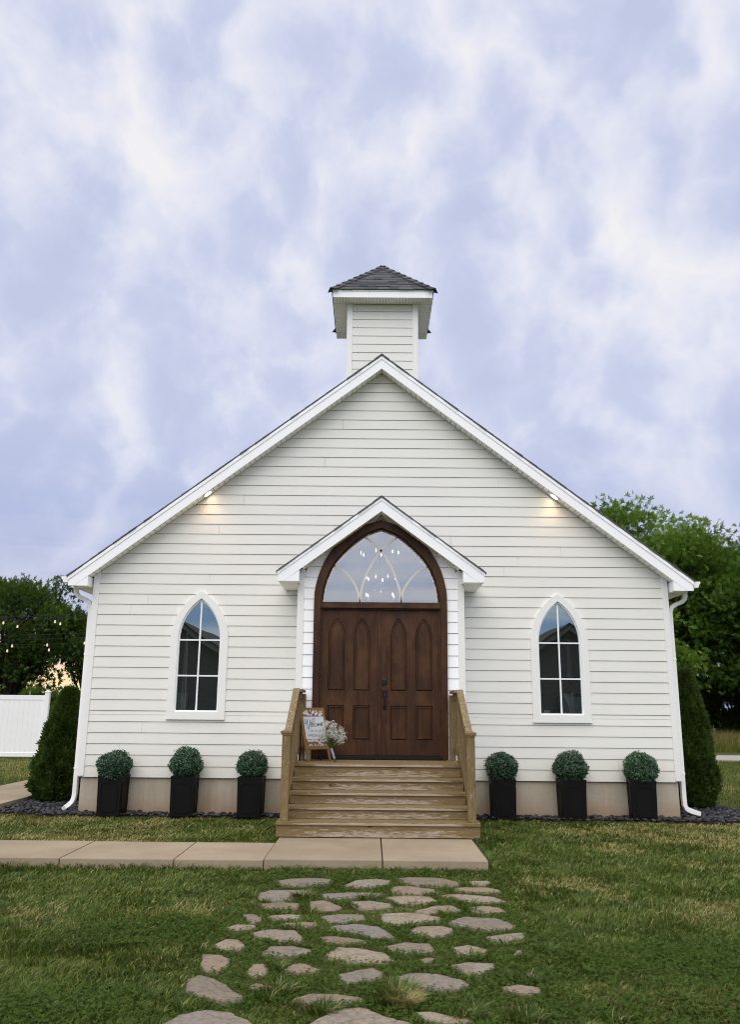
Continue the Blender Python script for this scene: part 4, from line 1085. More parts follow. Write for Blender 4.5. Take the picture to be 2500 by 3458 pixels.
for s in (-1, 1):
    poly = [(10.40, .09), (10.40, .215), (10.66, .36), (10.92, .50), (11.18, .645), (11.44, .81), (12.22, .81), (12.22, .09)]
    part(MB().prismx(poly, *sorted((cxs+s*1.120, cxs+s*1.158))), 'stringer', M['step_wood'], st)
    nx_ = cxs+s*1.128
    # front newel with moulded cap
    nw = part(MB().box(nx_-.049, nx_+.049, 10.40, 10.498, .2585, 1.252), 'newel_post', M['post_wood'], st, bevel=.006, seg=2)
    mb = MB().box(nx_-.060, nx_+.060, 10.389, 10.509, 1.2522, 1.272).box(nx_-.068, nx_+.068, 10.381, 10.517, 1.2722, 1.296)
    mb.add([(nx_-.068, 10.381, 1.2962), (nx_+.068, 10.381, 1.2962), (nx_+.068, 10.517, 1.2962), (nx_-.068, 10.517, 1.2962), (nx_, 10.449, 1.326)], [(0, 1, 4), (1, 2, 4), (2, 3, 4), (3, 0, 4), (3, 2, 1, 0)])
    part(mb, 'post_cap', M['post_wood'], nw)
    # upper post, sloping rail boards and the level return to the wall
    up_ = (11.50, 11.59)
    part(MB().box(cxs+s*1.125-.044, cxs+s*1.125+.044, *up_, .8565, 1.762), 'newel_post', M['post_wood'], st, bevel=.005)
    part(MB().box(*sorted((cxs+s*1.035, cxs+s*1.12)), 12.16, 12.235, .8565, 1.765), 'newel_post', M['post_wood'], st, bevel=.005)
    zl_ = lambda y: 1.255+(y-10.50)*(1.775-1.255)/(11.50-10.50)
    a, b_ = sorted((cxs+s*1.075, cxs+s*1.158)); y0, y1 = 10.502, 11.52
    def slope(name, xa, xb, ya, yb_, off, th, m=M['post_wood'], bev=.004):
        m = M['rail_wood'] if name == 'hand_rail' else m
        part(MB().hexa([(xa, ya, zl_(ya)+off), (xb, ya, zl_(ya)+off), (xb, yb_, zl_(yb_)+off), (xa, yb_, zl_(yb_)+off), (xa, ya, zl_(ya)+off+th), (xb, ya, zl_(ya)+off+th), (xb, yb_, zl_(yb_)+off+th), (xa, yb_, zl_(yb_)+off+th)]), name, m, st, bevel=bev)
    slope('hand_rail', a-.002, b_+.004, y0-.01, y1, .012, .038)
    slope('under_rail', cxs+s*1.115-.019, cxs+s*1.115+.019, 10.4985, 11.4995, -.085, .088)
    slope('lower_rail', cxs+s*1.115-.019, cxs+s*1.115+.019, 10.4985, 11.4995, -.83, .085)
    part(MB().box(*sorted((cxs+s*1.045, cxs+s*1.165)), 11.50, 12.24, 1.785, 1.823), 'hand_rail', M['rail_wood'], st, bevel=.004)
    part(MB().box(cxs+s*1.10-.019, cxs+s*1.10+.019, 11.5905, 12.1595, 1.695, 1.783), 'under_rail', M['post_wood'], st, bevel=.003)
    part(MB().box(cxs+s*1.10-.019, cxs+s*1.10+.019, 11.5905, 12.1595, .955, 1.043), 'lower_rail', M['post_wood'], st, bevel=.003)
    for q in range(7):
        y = 10.59+q*.128
        part(MB().hexa([(cxs+s*1.10-.016, y, zl_(y)-.80), (cxs+s*1.10+.016, y, zl_(y)-.80), (cxs+s*1.10+.016, y+.034, zl_(y+.034)-.80), (cxs+s*1.10-.016, y+.034, zl_(y+.034)-.80), (cxs+s*1.10-.016, y, zl_(y)-.0), (cxs+s*1.10+.016, y, zl_(y)-.0), (cxs+s*1.10+.016, y+.034, zl_(y+.034)-.0), (cxs+s*1.10-.016, y+.034, zl_(y+.034)-.0)]), 'baluster', M['post_wood'], st)
    for q in range(5):
        y = 11.66+q*.10
        part(MB().box(cxs+s*1.10-.016, cxs+s*1.10+.016, y, y+.034, .99, 1.72), 'baluster', M['post_wood'], st)

# ================================================================== WELCOME SIGN
sg = empty('welcome_sign', (-.795, 11.80, .857)); tag(sg, 'small wooden easel welcome sign standing on the landing left of the doors', 'sign')
psi, lam = R(35), R(19)
fr_ = Vector((math.cos(psi), math.sin(psi), 0)); bk_ = Vector((-math.sin(psi), math.cos(psi), 0))
upv = Vector((0, 0, 1))*math.cos(lam)+bk_*math.sin(lam); ly = upv.cross(fr_)
sg.rotation_euler = Matrix((fr_, ly, upv)).transposed().to_euler('XYZ')
def lpart(mb, name, m, **kw):
    o = mb.build(name, m, None, **kw); o.parent = sg; return o
W_ = .405
lpart(MB().box(-W_/2, W_/2, 0, .018, .165, .760), 'board', M['sign_wood'], bevel=.003)
for s in (-1, 1):
    lpart(MB().hexa([(s*.176-.013, .001, .004), (s*.176+.013, .001, .004), (s*.176+.013, .017, .004), (s*.176-.013, .017, .004), (s*.172-.021, .001, .164), (s*.172+.021, .001, .164), (s*.172+.021, .017, .164), (s*.172-.021, .017, .164)]), 'leg', M['sign_wood'])
    lpart(MB().hexa([(s*.176-.012, .300, -.10), (s*.176+.012, .300, -.10), (s*.176+.012, .315, -.10), (s*.176-.012, .315, -.10), (s*.172-.012, .019, .70), (s*.172+.012, .019, .70), (s*.172+.012, .033, .70), (s*.172-.012, .033, .70)]), 'back_leg', M['door_v'])
pn = lpart(MB().box(-.165, .165, -.004, -.0005, .305, .632), 'panel', M['sign_white'])
for z in (.628, .309): lpart(MB().box(-.165, .165, -.0052, -.0042, z-.002, z+.001), 'panel_line', M['ink_grey'])
def zo(x, y):   # layout sketch of the lettering -> board coordinates
    t = (y-505)/580.0; xl = 345+85*t; ww = 490-10*t
    return (-.165+.330*(x-xl)/ww, .632-.327*t)
strokes = [[(393, 570), (388, 640), (402, 696), (428, 680), (450, 600), (456, 572)],
           [(455, 600), (450, 700), (462, 790), (485, 828), (497, 790), (500, 700), (515, 620), (522, 598), (548, 602)],
           [(520, 745), (545, 705), (550, 668), (532, 664), (522, 710), (530, 758), (556, 760), (592, 700), (624, 610), (620, 552), (598, 550), (578, 600), (562, 690), (572, 755), (596, 768)],
           [(640, 692), (616, 692), (604, 730), (618, 762), (644, 752), (648, 705), (668, 690), (688, 702), (690, 730), (668, 756), (647, 745)],
           [(690, 705), (700, 692), (705, 755), (715, 700), (728, 690), (737, 720), (740, 755), (746, 705), (758, 690), (767, 720), (772, 750), (800, 700), (798, 655), (782, 680), (782, 732), (797, 750), (815, 720), (828, 660)]]
for q, S_ in enumerate(strokes):
    P = spline([zo(*p) for p in S_], 5); o_, i_ = [], []
    for k in range(len(P)):
        a = np.array(P[max(k-1, 0)]); b_ = np.array(P[min(k+1, len(P)-1)]); t = (b_-a)/(np.linalg.norm(b_-a)+1e-9)
        wd = .0016+.0017*abs(t[1]); nn = np.array([-t[1], t[0]])*wd
        o_.append(tuple(np.array(P[k])+nn)); i_.append(tuple(np.array(P[k])-nn))
    lpart(MB().band(o_, i_, -.0056, -.0042), 'lettering', M['ink'])
def text(s, x, z, size, m):
    cu = bpy.data.curves.new('lettering', 'FONT'); cu.body = s; cu.size = size; cu.align_x = 'CENTER'; cu.extrude = .0004; cu.space_character = 1.08
    tmp = bpy.data.objects.new('tmp', cu); col.objects.link(tmp)
    dg = bpy.context.evaluated_depsgraph_get(); me = bpy.data.meshes.new_from_object(tmp.evaluated_get(dg)); bpy.data.objects.remove(tmp)
    o = obj('lettering', me, m); me.materials.clear(); me.materials.append(m); o.parent = sg; o.rotation_euler = (R(90), 0, 0); o.location = (x, -.0048, z)
text('TO OUR', .0, .408, .046, M['ink_grey']); text('WEDDING', .0, .345, .050, M['ink_grey'])
rj = random.Random(5)
pet = MB()
for k in range(7):
    a = 2*math.pi*k/7; pts = []
    for q in range(6):
        b_ = 2*math.pi*q/6; pts.append((math.cos(a)*.55+.45*math.cos(b_), -.06-.05*(k % 2), math.sin(a)*.55+.45*math.sin(b_)))
    pet.add(pts+[(x, 0, z) for x, _, z in pts], [tuple(range(6))]+[(i, (i+1) % 6, 6+(i+1) % 6, 6+i) for i in range(6)])
pet.tube([(0, -.17, 0), (0, 0, 0)], .34, 8)
fl_me = pet.mesh('flower')
lf = MB().add([(0, -.03, -1), (.42, -.03, 0), (0, -.03, 1), (-.42, -.03, 0), (0, 0, -1), (.42, 0, 0), (0, 0, 1), (-.42, 0, 0)], [(0, 1, 2, 3), (0, 4, 5, 1), (1, 5, 6, 2), (2, 6, 7, 3), (3, 7, 4, 0)]).mesh('leaf')
for row, zc_ in ((0, .665), (1, .268)):
    for k in range(9):
        x = -.14+.28*k/8+rj.uniform(-.008, .008); z = zc_+rj.uniform(-.018, .022)
        o = obj('flower', fl_me, M['paper_flower']); o.parent = sg; r_ = rj.uniform(.017, .027); o.scale = (r_, r_*.4, r_); o.location = (x, -.004-.0006*k, z); o.rotation_euler = (0, rj.uniform(0, 6), 0)
        o = obj('leaf', lf, M['paper_flower']); o.parent = sg; r_ = rj.uniform(.018, .026); o.scale = (r_, r_, r_); o.location = (x+rj.uniform(-.015, .015), -.003, zc_+(.040 if row == 0 else -.040)+rj.uniform(-.008, .008)); o.rotation_euler = (0, rj.uniform(-.7, .7), 0)
        me_ = None

# ------------------------------------------------------------------ bouquet leaning on the sign
bq = empty('bouquet', (-.575, 11.80, .858)); tag(bq, 'bouquet of tiny white flowers wrapped in lavender ribbon leaning by the sign', 'bouquet')
hub = np.array([-.640, 11.66, 1.06]); foot = np.array([-.575, 11.70, .862])
part(MB().tube([tuple(foot), tuple(foot+(hub-foot)*.22)], [.013, .014], 8), 'stems', M['stem'], bq)
part(MB().tube([tuple(foot+(hub-foot)*.22), tuple(foot+(hub-foot)*.90)], [.0165, .018], 10), 'ribbon', M['ribbon'], bq)
mb = MB(); fv = []; ff = []; rb = np.random.default_rng(3)
octv = np.array([(1, 0, 0), (-1, 0, 0), (0, 1, 0), (0, -1, 0), (0, 0, 1), (0, 0, -1)], float)
octf = np.array([(0, 2, 4), (2, 1, 4), (1, 3, 4), (3, 0, 4), (2, 0, 5), (1, 2, 5), (3, 1, 5), (0, 3, 5)])
for k in range(120):
    # spray directions fan up, to the right and the left
    a = rb.uniform(-1.25, 1.15); e = rb.uniform(-.5, .5)
    d_ = np.array([math.sin(a)*.70+.04, -.14+e*.45, math.cos(a)*1.02-.10*a]); ln = rb.uniform(.13, .31)
    tip = hub+d_*ln
    mid = hub+d_*ln*.5+rb.normal(0, .008, 3)
    mb.tube([tuple(hub+rb.normal(0, .006, 3)-np.array([0, 0, .02])), tuple(mid), tuple(tip)], [.0016, .0013, .0010], 3, False)
    for j in range(9):
        p = tip+rb.normal(0, .022, 3); r_ = rb.uniform(.0045, .0080)
        ff.append(octf+6*len(fv)); fv.append(octv*r_+p)
part(mb, 'stalks', M['stem'], bq)
o = obj('blooms', npmesh('blooms', np.vstack(fv), None, np.vstack(ff)), M['bloom']); setpar(o, bq); tag(o, kind='stuff')

# ================================================================== POTTED BOXWOOD BALLS
def leaves(P, Nn, size, asp, rs, tint, droop=0.0):
    """one diamond leaf per point, normals roughly Nn"""
    n = len(P); t = rs.normal(0, 1, (n, 3)); Nn = Nn/np.linalg.norm(Nn, axis=1, keepdims=True)
    t -= Nn*(t*Nn).sum(1, keepdims=True); t /= np.linalg.norm(t, axis=1, keepdims=True)
    b = np.cross(Nn, t); s = size[:, None]
    V = np.stack([P-t*s*.5, P+b*s*asp*.5, P+t*s*.5, P-b*s*asp*.5], 1).reshape(-1, 3)
    return V, np.arange(4*n).reshape(n, 4), np.repeat(tint, 4)
box_me = []
for v in range(3):
    rs = np.random.default_rng(30+v); n = 4600
    d_ = rs.normal(0, 1, (n, 3)); d_ /= np.linalg.norm(d_, axis=1, keepdims=True)
    lump = 1+.06*np.sin(5*d_[:, 0]+v)+.05*np.sin(6*d_[:, 2]+2*v)+.04*np.sin(7*d_[:, 1])
    rr = .235*lump*(1-rs.random(n)**2.2*.30)+np.abs(rs.normal(0, .013, n))
    for q in range(26):
        u_ = rs.normal(0, 1, 3); u_ /= np.linalg.norm(u_); ids = np.where((d_@u_) > .992)[0]; rr[ids] += rs.uniform(.008, .035)*rs.random(len(ids))**.5
    P = d_*rr[:, None]; P[:, 2] *= .94
    Nn = d_+rs.normal(0, .75, (n, 3)); Nn[:, 2] += .25
    V, Fq, T = leaves(P, Nn, rs.uniform(.026, .046, n), .5, rs, np.clip(rs.normal(.45, .28, n), 0, 1))
    me = npmesh('foliage', V, Fq, None, {'tint': T}); me.materials.append(M['box']); box_me.append(me)
core_me = MB().lathe([(.02, -.17), (.15, -.12), (.185, 0), (.15, .12), (.02, .17)], n=12).mesh('twigs', smooth=True); core_me.materials.append(M['thuja'] if False else M['soil'])
def rectring(w, h, y): return [(-w, y, -h), (w, y, -h), (w, y, h), (-w, y, h)]
PH = .565
def make_pot():
    mb = MB(); b0, t0 = .170, .180
    mb.hexa([(-b0, -b0, 0), (b0, -b0, 0), (b0, b0, 0), (-b0, b0, 0), (-t0, -t0, PH-.03), (t0, -t0, PH-.03), (t0, t0, PH-.03), (-t0, t0, PH-.03)])
    return mb.mesh('box', bevel=.006, seg=2)
pot_me = make_pot(); pot_me.materials.append(M['black_pot'])
rim_me = MB()
for (x0, x1, y0, y1) in ((-.184, .184, -.184, -.160), (-.184, .184, .160, .184), (-.184, -.160, -.1595, .1595), (.160, .184, -.1595, .1595)):
    rim_me.box(x0, x1, y0, y1, PH-.032, PH)
rim_me = rim_me.mesh('rim', bevel=.004); rim_me.materials.append(M['black_pot'])
soil_me = MB().box(-.158, .158, -.158, .158, PH-.06, PH-.012).mesh('soil'); soil_me.materials.append(M['soil'])
def make_panel():      # raised moulding with notched corners on a slanted face
    w0, w1, za, zb = .125, .132, .055, .475; c = .035
    loop = lambda i: [(-w0+c+0*i, za+i), (w0-c, za+i), (w0-c, za+c*.55), (w0-i, za+c), (w1-i, zb-c), (w1-c, zb-c*.55), (w1-c, zb-i), (-w1+c, zb-i), (-w1+c, zb-c*.55), (-w1+i, zb-c), (-w0+i, za+c), (-w0+c, za+c*.55)]
    o_ = loop(0); i_ = loop(.012); yb = lambda z: -(.170+(.180-.170)*z/(PH-.03))
    n = len(o_); vs = [(x, yb(z)-.008, z) for x, z in o_]+[(x, yb(z)-.008, z) for x, z in i_]+[(x, yb(z)+.003, z) for x, z in o_]+[(x, yb(z)+.003, z) for x, z in i_]
    # scale inner loop towards centre for an even bead
    cz = (za+zb)/2
    vs[n:2*n] = [(x*.90, yb(cz+(z-cz)*.945)-.008, cz+(z-cz)*.945) for x, z in o_]; vs[3*n:] = [(x*.90, yb(cz+(z-cz)*.945)+.003, cz+(z-cz)*.945) for x, z in o_]
    fs = []
    for k in range(n):
        j = (k+1) % n; fs += [(k, j, n+j, n+k), (k, 2*n+k, 2*n+j, j), (n+k, n+j, 3*n+j, 3*n+k)]
    return MB().add(vs, fs).mesh('moulding')
mould_me = make_panel(); mould_me.materials.append(M['black_pot'])
spots = [(-3.935, -.06, 'beside the left downspout corner', 12.90), (-2.875, .03, 'below the left arched window', 12.92), (-1.873, -.05, 'just left of the steps', 12.90),
         (1.885, -.04, 'just right of the steps', 12.92), (2.915, .05, 'below the right arched window', 12.93), (3.965, -.09, 'nearest the right downspout', 12.92)]
for k, (x, rz, where, y) in enumerate(spots):
    t_ = empty('potted_boxwood', (x, y, .0)); tag(t_, 'clipped green boxwood ball in black square planter ' + where, 'planter', 'black planters along the chapel wall')
    t_.rotation_euler = (0, 0, rz)
    for nm, me in (('planter_box', pot_me), ('rim', rim_me), ('soil', soil_me)): obj(nm, me, None, t_)
    for a in (0, 1, 3):
        o = obj('moulding', mould_me, None, t_); o.rotation_euler = (0, 0, a*math.pi/2)
    zc_ = .725 if k else .70
    o = obj('twigs', core_me, None, t_); o.location = (0, 0, zc_)
    o = obj('foliage', box_me[k % 3], None, t_); o.location = (0, -.01, zc_); o.rotation_euler = (0, 0, k*1.3); sc_ = (1.0, .99, .94, .97, 1.05, 1.0)[k]; o.scale = (sc_*(1.03, .97, 1.02, .96, 1.0, 1.04)[k], sc_, sc_*(.97, 1.03, .95, 1.0, .96, 1.02)[k])
    tag(o, kind='stuff')

# ================================================================== LAMPS
for s, lab in ((-1, 'left'), (1, 'right')):
    dd = 2.83; x = XC+s*dd; z = AP-.247-SL*dd+.008; ang = math.atan(SL)
    t_ = empty('soffit_light', (x, 12.995, z)); t_.rotation_euler = (0, s*ang, 0)
    tag(t_, 'lit round recessed lamp in the soffit under the %s roof slope' % lab, 'lamp', 'recessed soffit lamps')
    ring = MB(); n = 28; pr = [(.088, .004), (.088, -.006), (.080, -.012), (.066, -.010), (.064, -.002)]
    for r_, zz_ in pr:
        for k in range(n): ring.v.append((r_*math.cos(2*math.pi*k/n), r_*math.sin(2*math.pi*k/n), zz_))
    for a in range(len(pr)-1):
        for k in range(n): ring.f.append((a*n+k, a*n+(k+1) % n, (a+1)*n+(k+1) % n, (a+1)*n+k))
    o = ring.build('trim_ring', M['trim'], t_, smooth=True)
    dsc = MB().add([(.065*math.cos(2*math.pi*k/n), .065*math.sin(2*math.pi*k/n), -.004) for k in range(n)], [tuple(range(n))]); dsc.build('lamp_disc', M['lamp'], t_)
    ld = bpy.data.lights.new('lamp_glow', 'SPOT'); ld.energy = 5.5; ld.color = (1.0, .58, .25); ld.spot_size = R(150); ld.spot_blend = 1.0; ld.shadow_soft_size = .05
    lo = bpy.data.objects.new('lamp_glow', ld); col.objects.link(lo); lo.parent = t_; lo.location = (0, 0, -.02)
    lo.rotation_euler = (R(-22), s*-ang, 0)

# chandelier inside, seen through the transom
cd = empty('chandelier', (.05, 15.6, 3.5)); tag(cd, 'lit candle-bulb chandelier hanging inside behind the transom glass', 'chandelier')
mb = MB().tube([(.05, 15.6, 3.5), (.05, 15.6, 6.9)], .012, 6); part(mb, 'stem', M['black_metal'], cd)
for (x, z, dy) in [(-.31, 4.48, .15), (-.26, 4.44, -.1), (-.02, 4.53, -.3), (.08, 4.44, .35), (.30, 4.51, -.2), (.41, 4.49, .05), (-.20, 4.0, .2), (-.16, 3.97, -.15), (-.02, 4.02, .3), (.11, 3.95, -.35), (.21, 4.03, .2), (.35, 3.99, 0), (-.20, 3.67, .1), (-.165, 3.65, -.1), (.30, 3.68, .1), (.325, 3.64, -.1)]:
    yy = 15.6+dy; sc_ = yy/15.6; xx = -.1+(x+.1)*sc_; z2 = 1.6+(z-1.6)*sc_
    part(MB().tube(spline([(.05, 15.6, z2-.12), ((xx+.05)/2, (yy+15.6)/2, z2-.20), (xx, yy, z2-.06)], 5), .007, 5), 'arm', M['black_metal'], cd)
    part(MB().lathe([(.006, -.035), (.013, -.015), (.014, .0), (.009, .022), (.002, .038)], (xx, yy, z2), 10), 'bulb', M['bulb'], cd, smooth=True)

cl_d = bpy.data.lights.new('chandelier_glow', 'POINT'); cl_d.energy = 100; cl_d.color = (1.0, .86, .68); cl_d.shadow_soft_size = .35
clo = bpy.data.objects.new('chandelier_glow', cl_d); col.objects.link(clo); setpar(clo, cd); clo.location = (.05, 15.6, 3.55)
# ================================================================== INSIDE THE WINDOWS
def reflection_strip(x, y, z0, z1, w, label):  # pale strip, added to stand in for a streak reflected in the glass
    mb = MB(); n = 14; P = []
    for j in range(9):
        t = j/8; z = z1+(z0-z1)*t; ww = w*(.25+.75*min(1, t*2.2))
        P.append([(x+ww*(i/n-.5), y+.012*math.sin(i*1.9+t), z) for i in range(n+1)])
    for th in (0, .006):
        pass
    vs = [p for r_ in P for p in r_]; fs = [(j*(n+1)+i, j*(n+1)+i+1, (j+1)*(n+1)+i+1, (j+1)*(n+1)+i) for j in range(8) for i in range(n)]
    o = MB().add(vs, fs).build('reflection_strip', M['reflection_strip'], None, smooth=True); md = o.modifiers.new('thick', 'SOLIDIFY'); md.thickness = .006
    tag(o, label, 'reflection_strip', 'pale strips added as reflections in the arched windows')
reflection_strip(-3.12, 13.55, .86, 2.75, .075, 'narrow pale strip added inside the left arched window as a reflection')
reflection_strip(3.22, 13.95, .86, 2.85, .075, 'narrow pale strip added inside the right arched window as a reflection')
for cx in WIN:      # interior stools
    part(MB().box(cx-.40, cx+.40, D+.035, D+.22, 1.455, 1.500), 'window_stool', M['trim'], ch, bevel=.004)
def candle_():
    o = MB().lathe([(.0, 0), (.046, 0), (.048, .004), (.048, .062), (.044, .066), (.040, .060), (.0, .058)], (2.655, 13.205, 1.5005), 20).build('candle', M['candle'], None, smooth=False)
    tag(o, 'short white candle on the inner sill of the right window', 'candle')
candle_()
bk = empty('folded_papers', (2.90, 13.25, 1.5005)); tag(bk, 'small stack of white papers on the inner sill of the right window', 'papers')
for k in range(3):
    o = MB().box(2.78+k*.012, 3.02+k*.006, 13.19, 13.31, 1.5005+k*.010, 1.5085+k*.010).build('sheet', M['paper'], None, bevel=.002); setpar(o, bk)

# seated man, body one skinned mesh; clothes and hair are children
def skin_obj(name, verts, edges, radii, m, parent, root=0, sub=2):
    me = bpy.data.meshes.new(name); me.from_pydata(verts, edges, []); me.update()
    o = obj(name, me, m)
    if parent is not None: setpar(o, parent)
    sk = o.modifiers.new('skin', 'SKIN'); sk.use_smooth_shade = True
    for i, v in enumerate(me.skin_vertices[0].data):
        r_ = radii[i]; v.radius = r_ if isinstance(r_, tuple) else (r_, r_); v.use_root = (i == root)
    sb = o.modifiers.new('sub', 'SUBSURF'); sb.levels = sub; sb.render_levels = sub
    return o
px_, py_ = 3.13, 13.80
ppl = empty('person', (px_, py_, .855)); tag(ppl, 'man in black suit, white shirt and lilac tie seated behind the right window', 'person')
bv = [(px_+.05, py_+.10, 1.36), (px_+.04, py_+.06, 1.50), (px_+.03, py_-.02, 1.66), (px_-.005, py_-.09, 1.77), (px_-.03, py_-.13, 1.835), (px_-.055, py_-.16, 1.90), (px_-.07, py_-.175, 1.985), (px_-.065, py_-.16, 2.035),
      (px_+.19, py_-.03, 1.74), (px_+.27, py_-.09, 1.52), (px_+.10, py_-.30, 1.40), (px_+.03, py_-.37, 1.40),
      (px_-.17, py_-.09, 1.73), (px_-.26, py_-.17, 1.50), (px_-.15, py_-.38, 1.41), (px_-.08, py_-.43, 1.41),
      (px_+.15, py_+.02, 1.33), (px_+.18, py_-.32, 1.32), (px_+.18, py_-.34, .92), (px_+.18, py_-.44, .885),
      (px_-.06, py_+.02, 1.33), (px_-.10, py_-.32, 1.32), (px_-.10, py_-.34, .92), (px_-.10, py_-.44, .885), (px_-.115, py_-.255, 1.925)]
be = [(0, 1), (1, 2), (2, 3), (3, 4), (4, 5), (5, 6), (6, 7), (3, 8), (8, 9), (9, 10), (10, 11), (3, 12), (12, 13), (13, 14), (14, 15), (0, 16), (16, 17), (17, 18), (18, 19), (0, 20), (20, 21), (21, 22), (22, 23), (5, 24)]
br = [(.15, .11), (.145, .105), (.16, .11), (.12, .09), .055, (.075, .085), (.085, .10), (.06, .075), .06, .045, .033, .03, .06, .045, .033, .03, .08, .06, .045, .035, .08, .06, .045, .035, .022]
skin_obj('body', bv, be, br, M['skin'], ppl)
jv = [bv[i] for i in (0, 1, 2, 3, 8, 9, 10, 12, 13, 14)]; je = [(0, 1), (1, 2), (2, 3), (3, 4), (4, 5), (5, 6), (3, 7), (7, 8), (8, 9)]
skin_obj('jacket', jv, je, [(.175, .135), (.17, .13), (.185, .135), (.125, .10), .085, .068, .055, .085, .068, .055], M['suit'], ppl)
tvv = [bv[i] for i in (0, 16, 17, 18, 20, 21, 22)]; tee = [(0, 1), (1, 2), (2, 3), (0, 4), (4, 5), (5, 6)]
skin_obj('trousers', tvv, tee, [(.16, .12), .095, .078, .06, .095, .078, .06], M['suit'], ppl)
# shirt front between the lapels, collar, tie
sv = [(px_-.035-.07, py_-.225, 1.80), (px_-.035+.075, py_-.205, 1.815), (px_+.055, py_-.225, 1.66), (px_+.06, py_-.175, 1.47), (px_-.0, py_-.18, 1.47), (px_-.055, py_-.235, 1.66)]
mb = MB(); n = len(sv); mb.add(sv+[(x, y+.05, z) for x, y, z in sv], [tuple(range(n)), tuple(range(2*n-1, n-1, -1))]+[(i, (i+1) % n, n+(i+1) % n, n+i) for i in range(n)])
part(mb, 'shirt', M['shirt'], ppl, bevel=.012, seg=2)
mb = MB()
for s in (-1, 1):
    cx_ = px_-.03
    mb.hexa([(cx_, py_-.235, 1.785), (cx_+s*.075, py_-.215, 1.80), (cx_+s*.075, py_-.12, 1.80), (cx_, py_-.20, 1.785), (cx_+s*.012, py_-.225, 1.815), (cx_+s*.068, py_-.205, 1.855), (cx_+s*.066, py_-.11, 1.855), (cx_+s*.012, py_-.19, 1.815)])
part(mb, 'collar', M['shirt'], ppl)
tv = [(px_-.046, py_-.248, 1.80), (px_-.010, py_-.248, 1.80), (px_-.004, py_-.256, 1.765), (px_+.040, py_-.245, 1.60), (px_+.085, py_-.205, 1.47), (px_+.030, py_-.205, 1.47), (px_-.012, py_-.25, 1.60), (px_-.038, py_-.258, 1.765)]
mb = MB(); n = len(tv); mb.add(tv+[(x, y+.012, z) for x, y, z in tv], [tuple(range(n)), tuple(range(2*n-1, n-1, -1))]+[(i, (i+1) % n, n+(i+1) % n, n+i) for i in range(n)])
part(mb, 'tie', M['tie'], ppl)
bm = bmesh.new(); bmesh.ops.create_uvsphere(bm, u_segments=20, v_segments=14, radius=1)
for v in list(bm.verts):
    if v.co.z < -.25 or (v.co.y < -.45 and v.co.z < .45): bm.verts.remove(v)
for v in bm.verts: v.co = Vector((v.co.x*.094, v.co.y*.112, v.co.z*.105)) + Vector((px_-.058, py_-.150, 1.985))
me = bpy.data.meshes.new('hair'); bm.to_mesh(me); bm.free()
o = obj('hair', me, M['hair']); setpar(o, ppl)
for s in (-1, 1):
    o = MB().lathe([(.002, -.028), (.012, -.018), (.015, .0), (.012, .02), (.002, .028)], (px_-.065+s*.088, py_-.155, 1.945), 8).build('ear', M['skin'], None, smooth=True); setpar(o, ppl)
    o = MB().lathe([(.001, -.009), (.009, -.004), (.010, 0), (.009, .004), (.001, .009)], (px_-.115+s*.034, py_-.262, 1.962), 8).build('eye', M['hair'], None, smooth=True); setpar(o, ppl)
sl_ = empty('stool', (px_+.05, py_+.08, .842)); tag(sl_, 'stool under the man in the black suit', 'stool')
part(MB().box(px_-.14, px_+.24, py_-.10, py_+.26, 1.225, 1.26), 'seat', M['int_floor'], sl_, bevel=.006)
for a in (-.11, .21):
    for b_ in (-.07, .23): part(MB().box(px_+a-.018, px_+a+.018, py_+b_-.018, py_+b_+.018, .8425, 1.2245), 'leg', M['int_floor'], sl_)

# houses across the yard (behind the camera), mirrored in the window glass
for s, lab in ((-1, 'left'), (1, 'right')):
    hx = s*8.4 + (.15 if s > 0 else -.1); hy = -10.0
    t_ = empty('house', (hx, hy-4, 0)); tag(t_, 'dark gabled house mirrored in the %s arched window' % lab, 'house', 'dark houses across the yard')
    hw, ez, az = 3.6, 2.75, 5.15
    part(MB().prism([(hx-hw, -.1), (hx+hw, -.1), (hx+hw, ez), (hx, az-.15), (hx-hw, ez)], hy-9, hy-.06), 'wall', M['house_wall'], t_)
    k = 0
    while k*.22 < az-.5:
        z0 = k*.22; l_ = min(hw, (az-.15-z0-.22)/((az-.15-ez)/hw))
        if l_ > .1: part(MB().hexa([(hx-l_, hy-.035, z0), (hx+l_, hy-.035, z0), (hx+l_, hy-.058, z0), (hx-l_, hy-.058, z0), (hx-l_, hy-.052, z0+.22), (hx+l_, hy-.052, z0+.22), (hx+l_, hy-.059, z0+.22), (hx-l_, hy-.059, z0+.22)]), 'siding_plank', M['house_wall'], t_)
        k += 1
    for q in (-1, 1):
        sl2 = (az-ez)/hw; e = hw+.4
        part(MB().prism([(hx, az+.02), (hx+q*e, az-sl2*e+.02), (hx+q*e, az-sl2*e+.10), (hx, az+.10)], hy-9.2, hy+.40), 'roof', M['house_roof'], t_)
        part(MB().prism([(hx, az+.018), (hx+q*e, az-sl2*e+.018), (hx+q*e, az-sl2*e-.20), (hx, az-.20)], hy+.30, hy+.345), 'rake_board', M['house_trim'], t_)
    part(MB().box(hx-.5, hx+.5, hy-.03, hy+.02, .0, 2.1), 'door', M['house_trim'], t_)

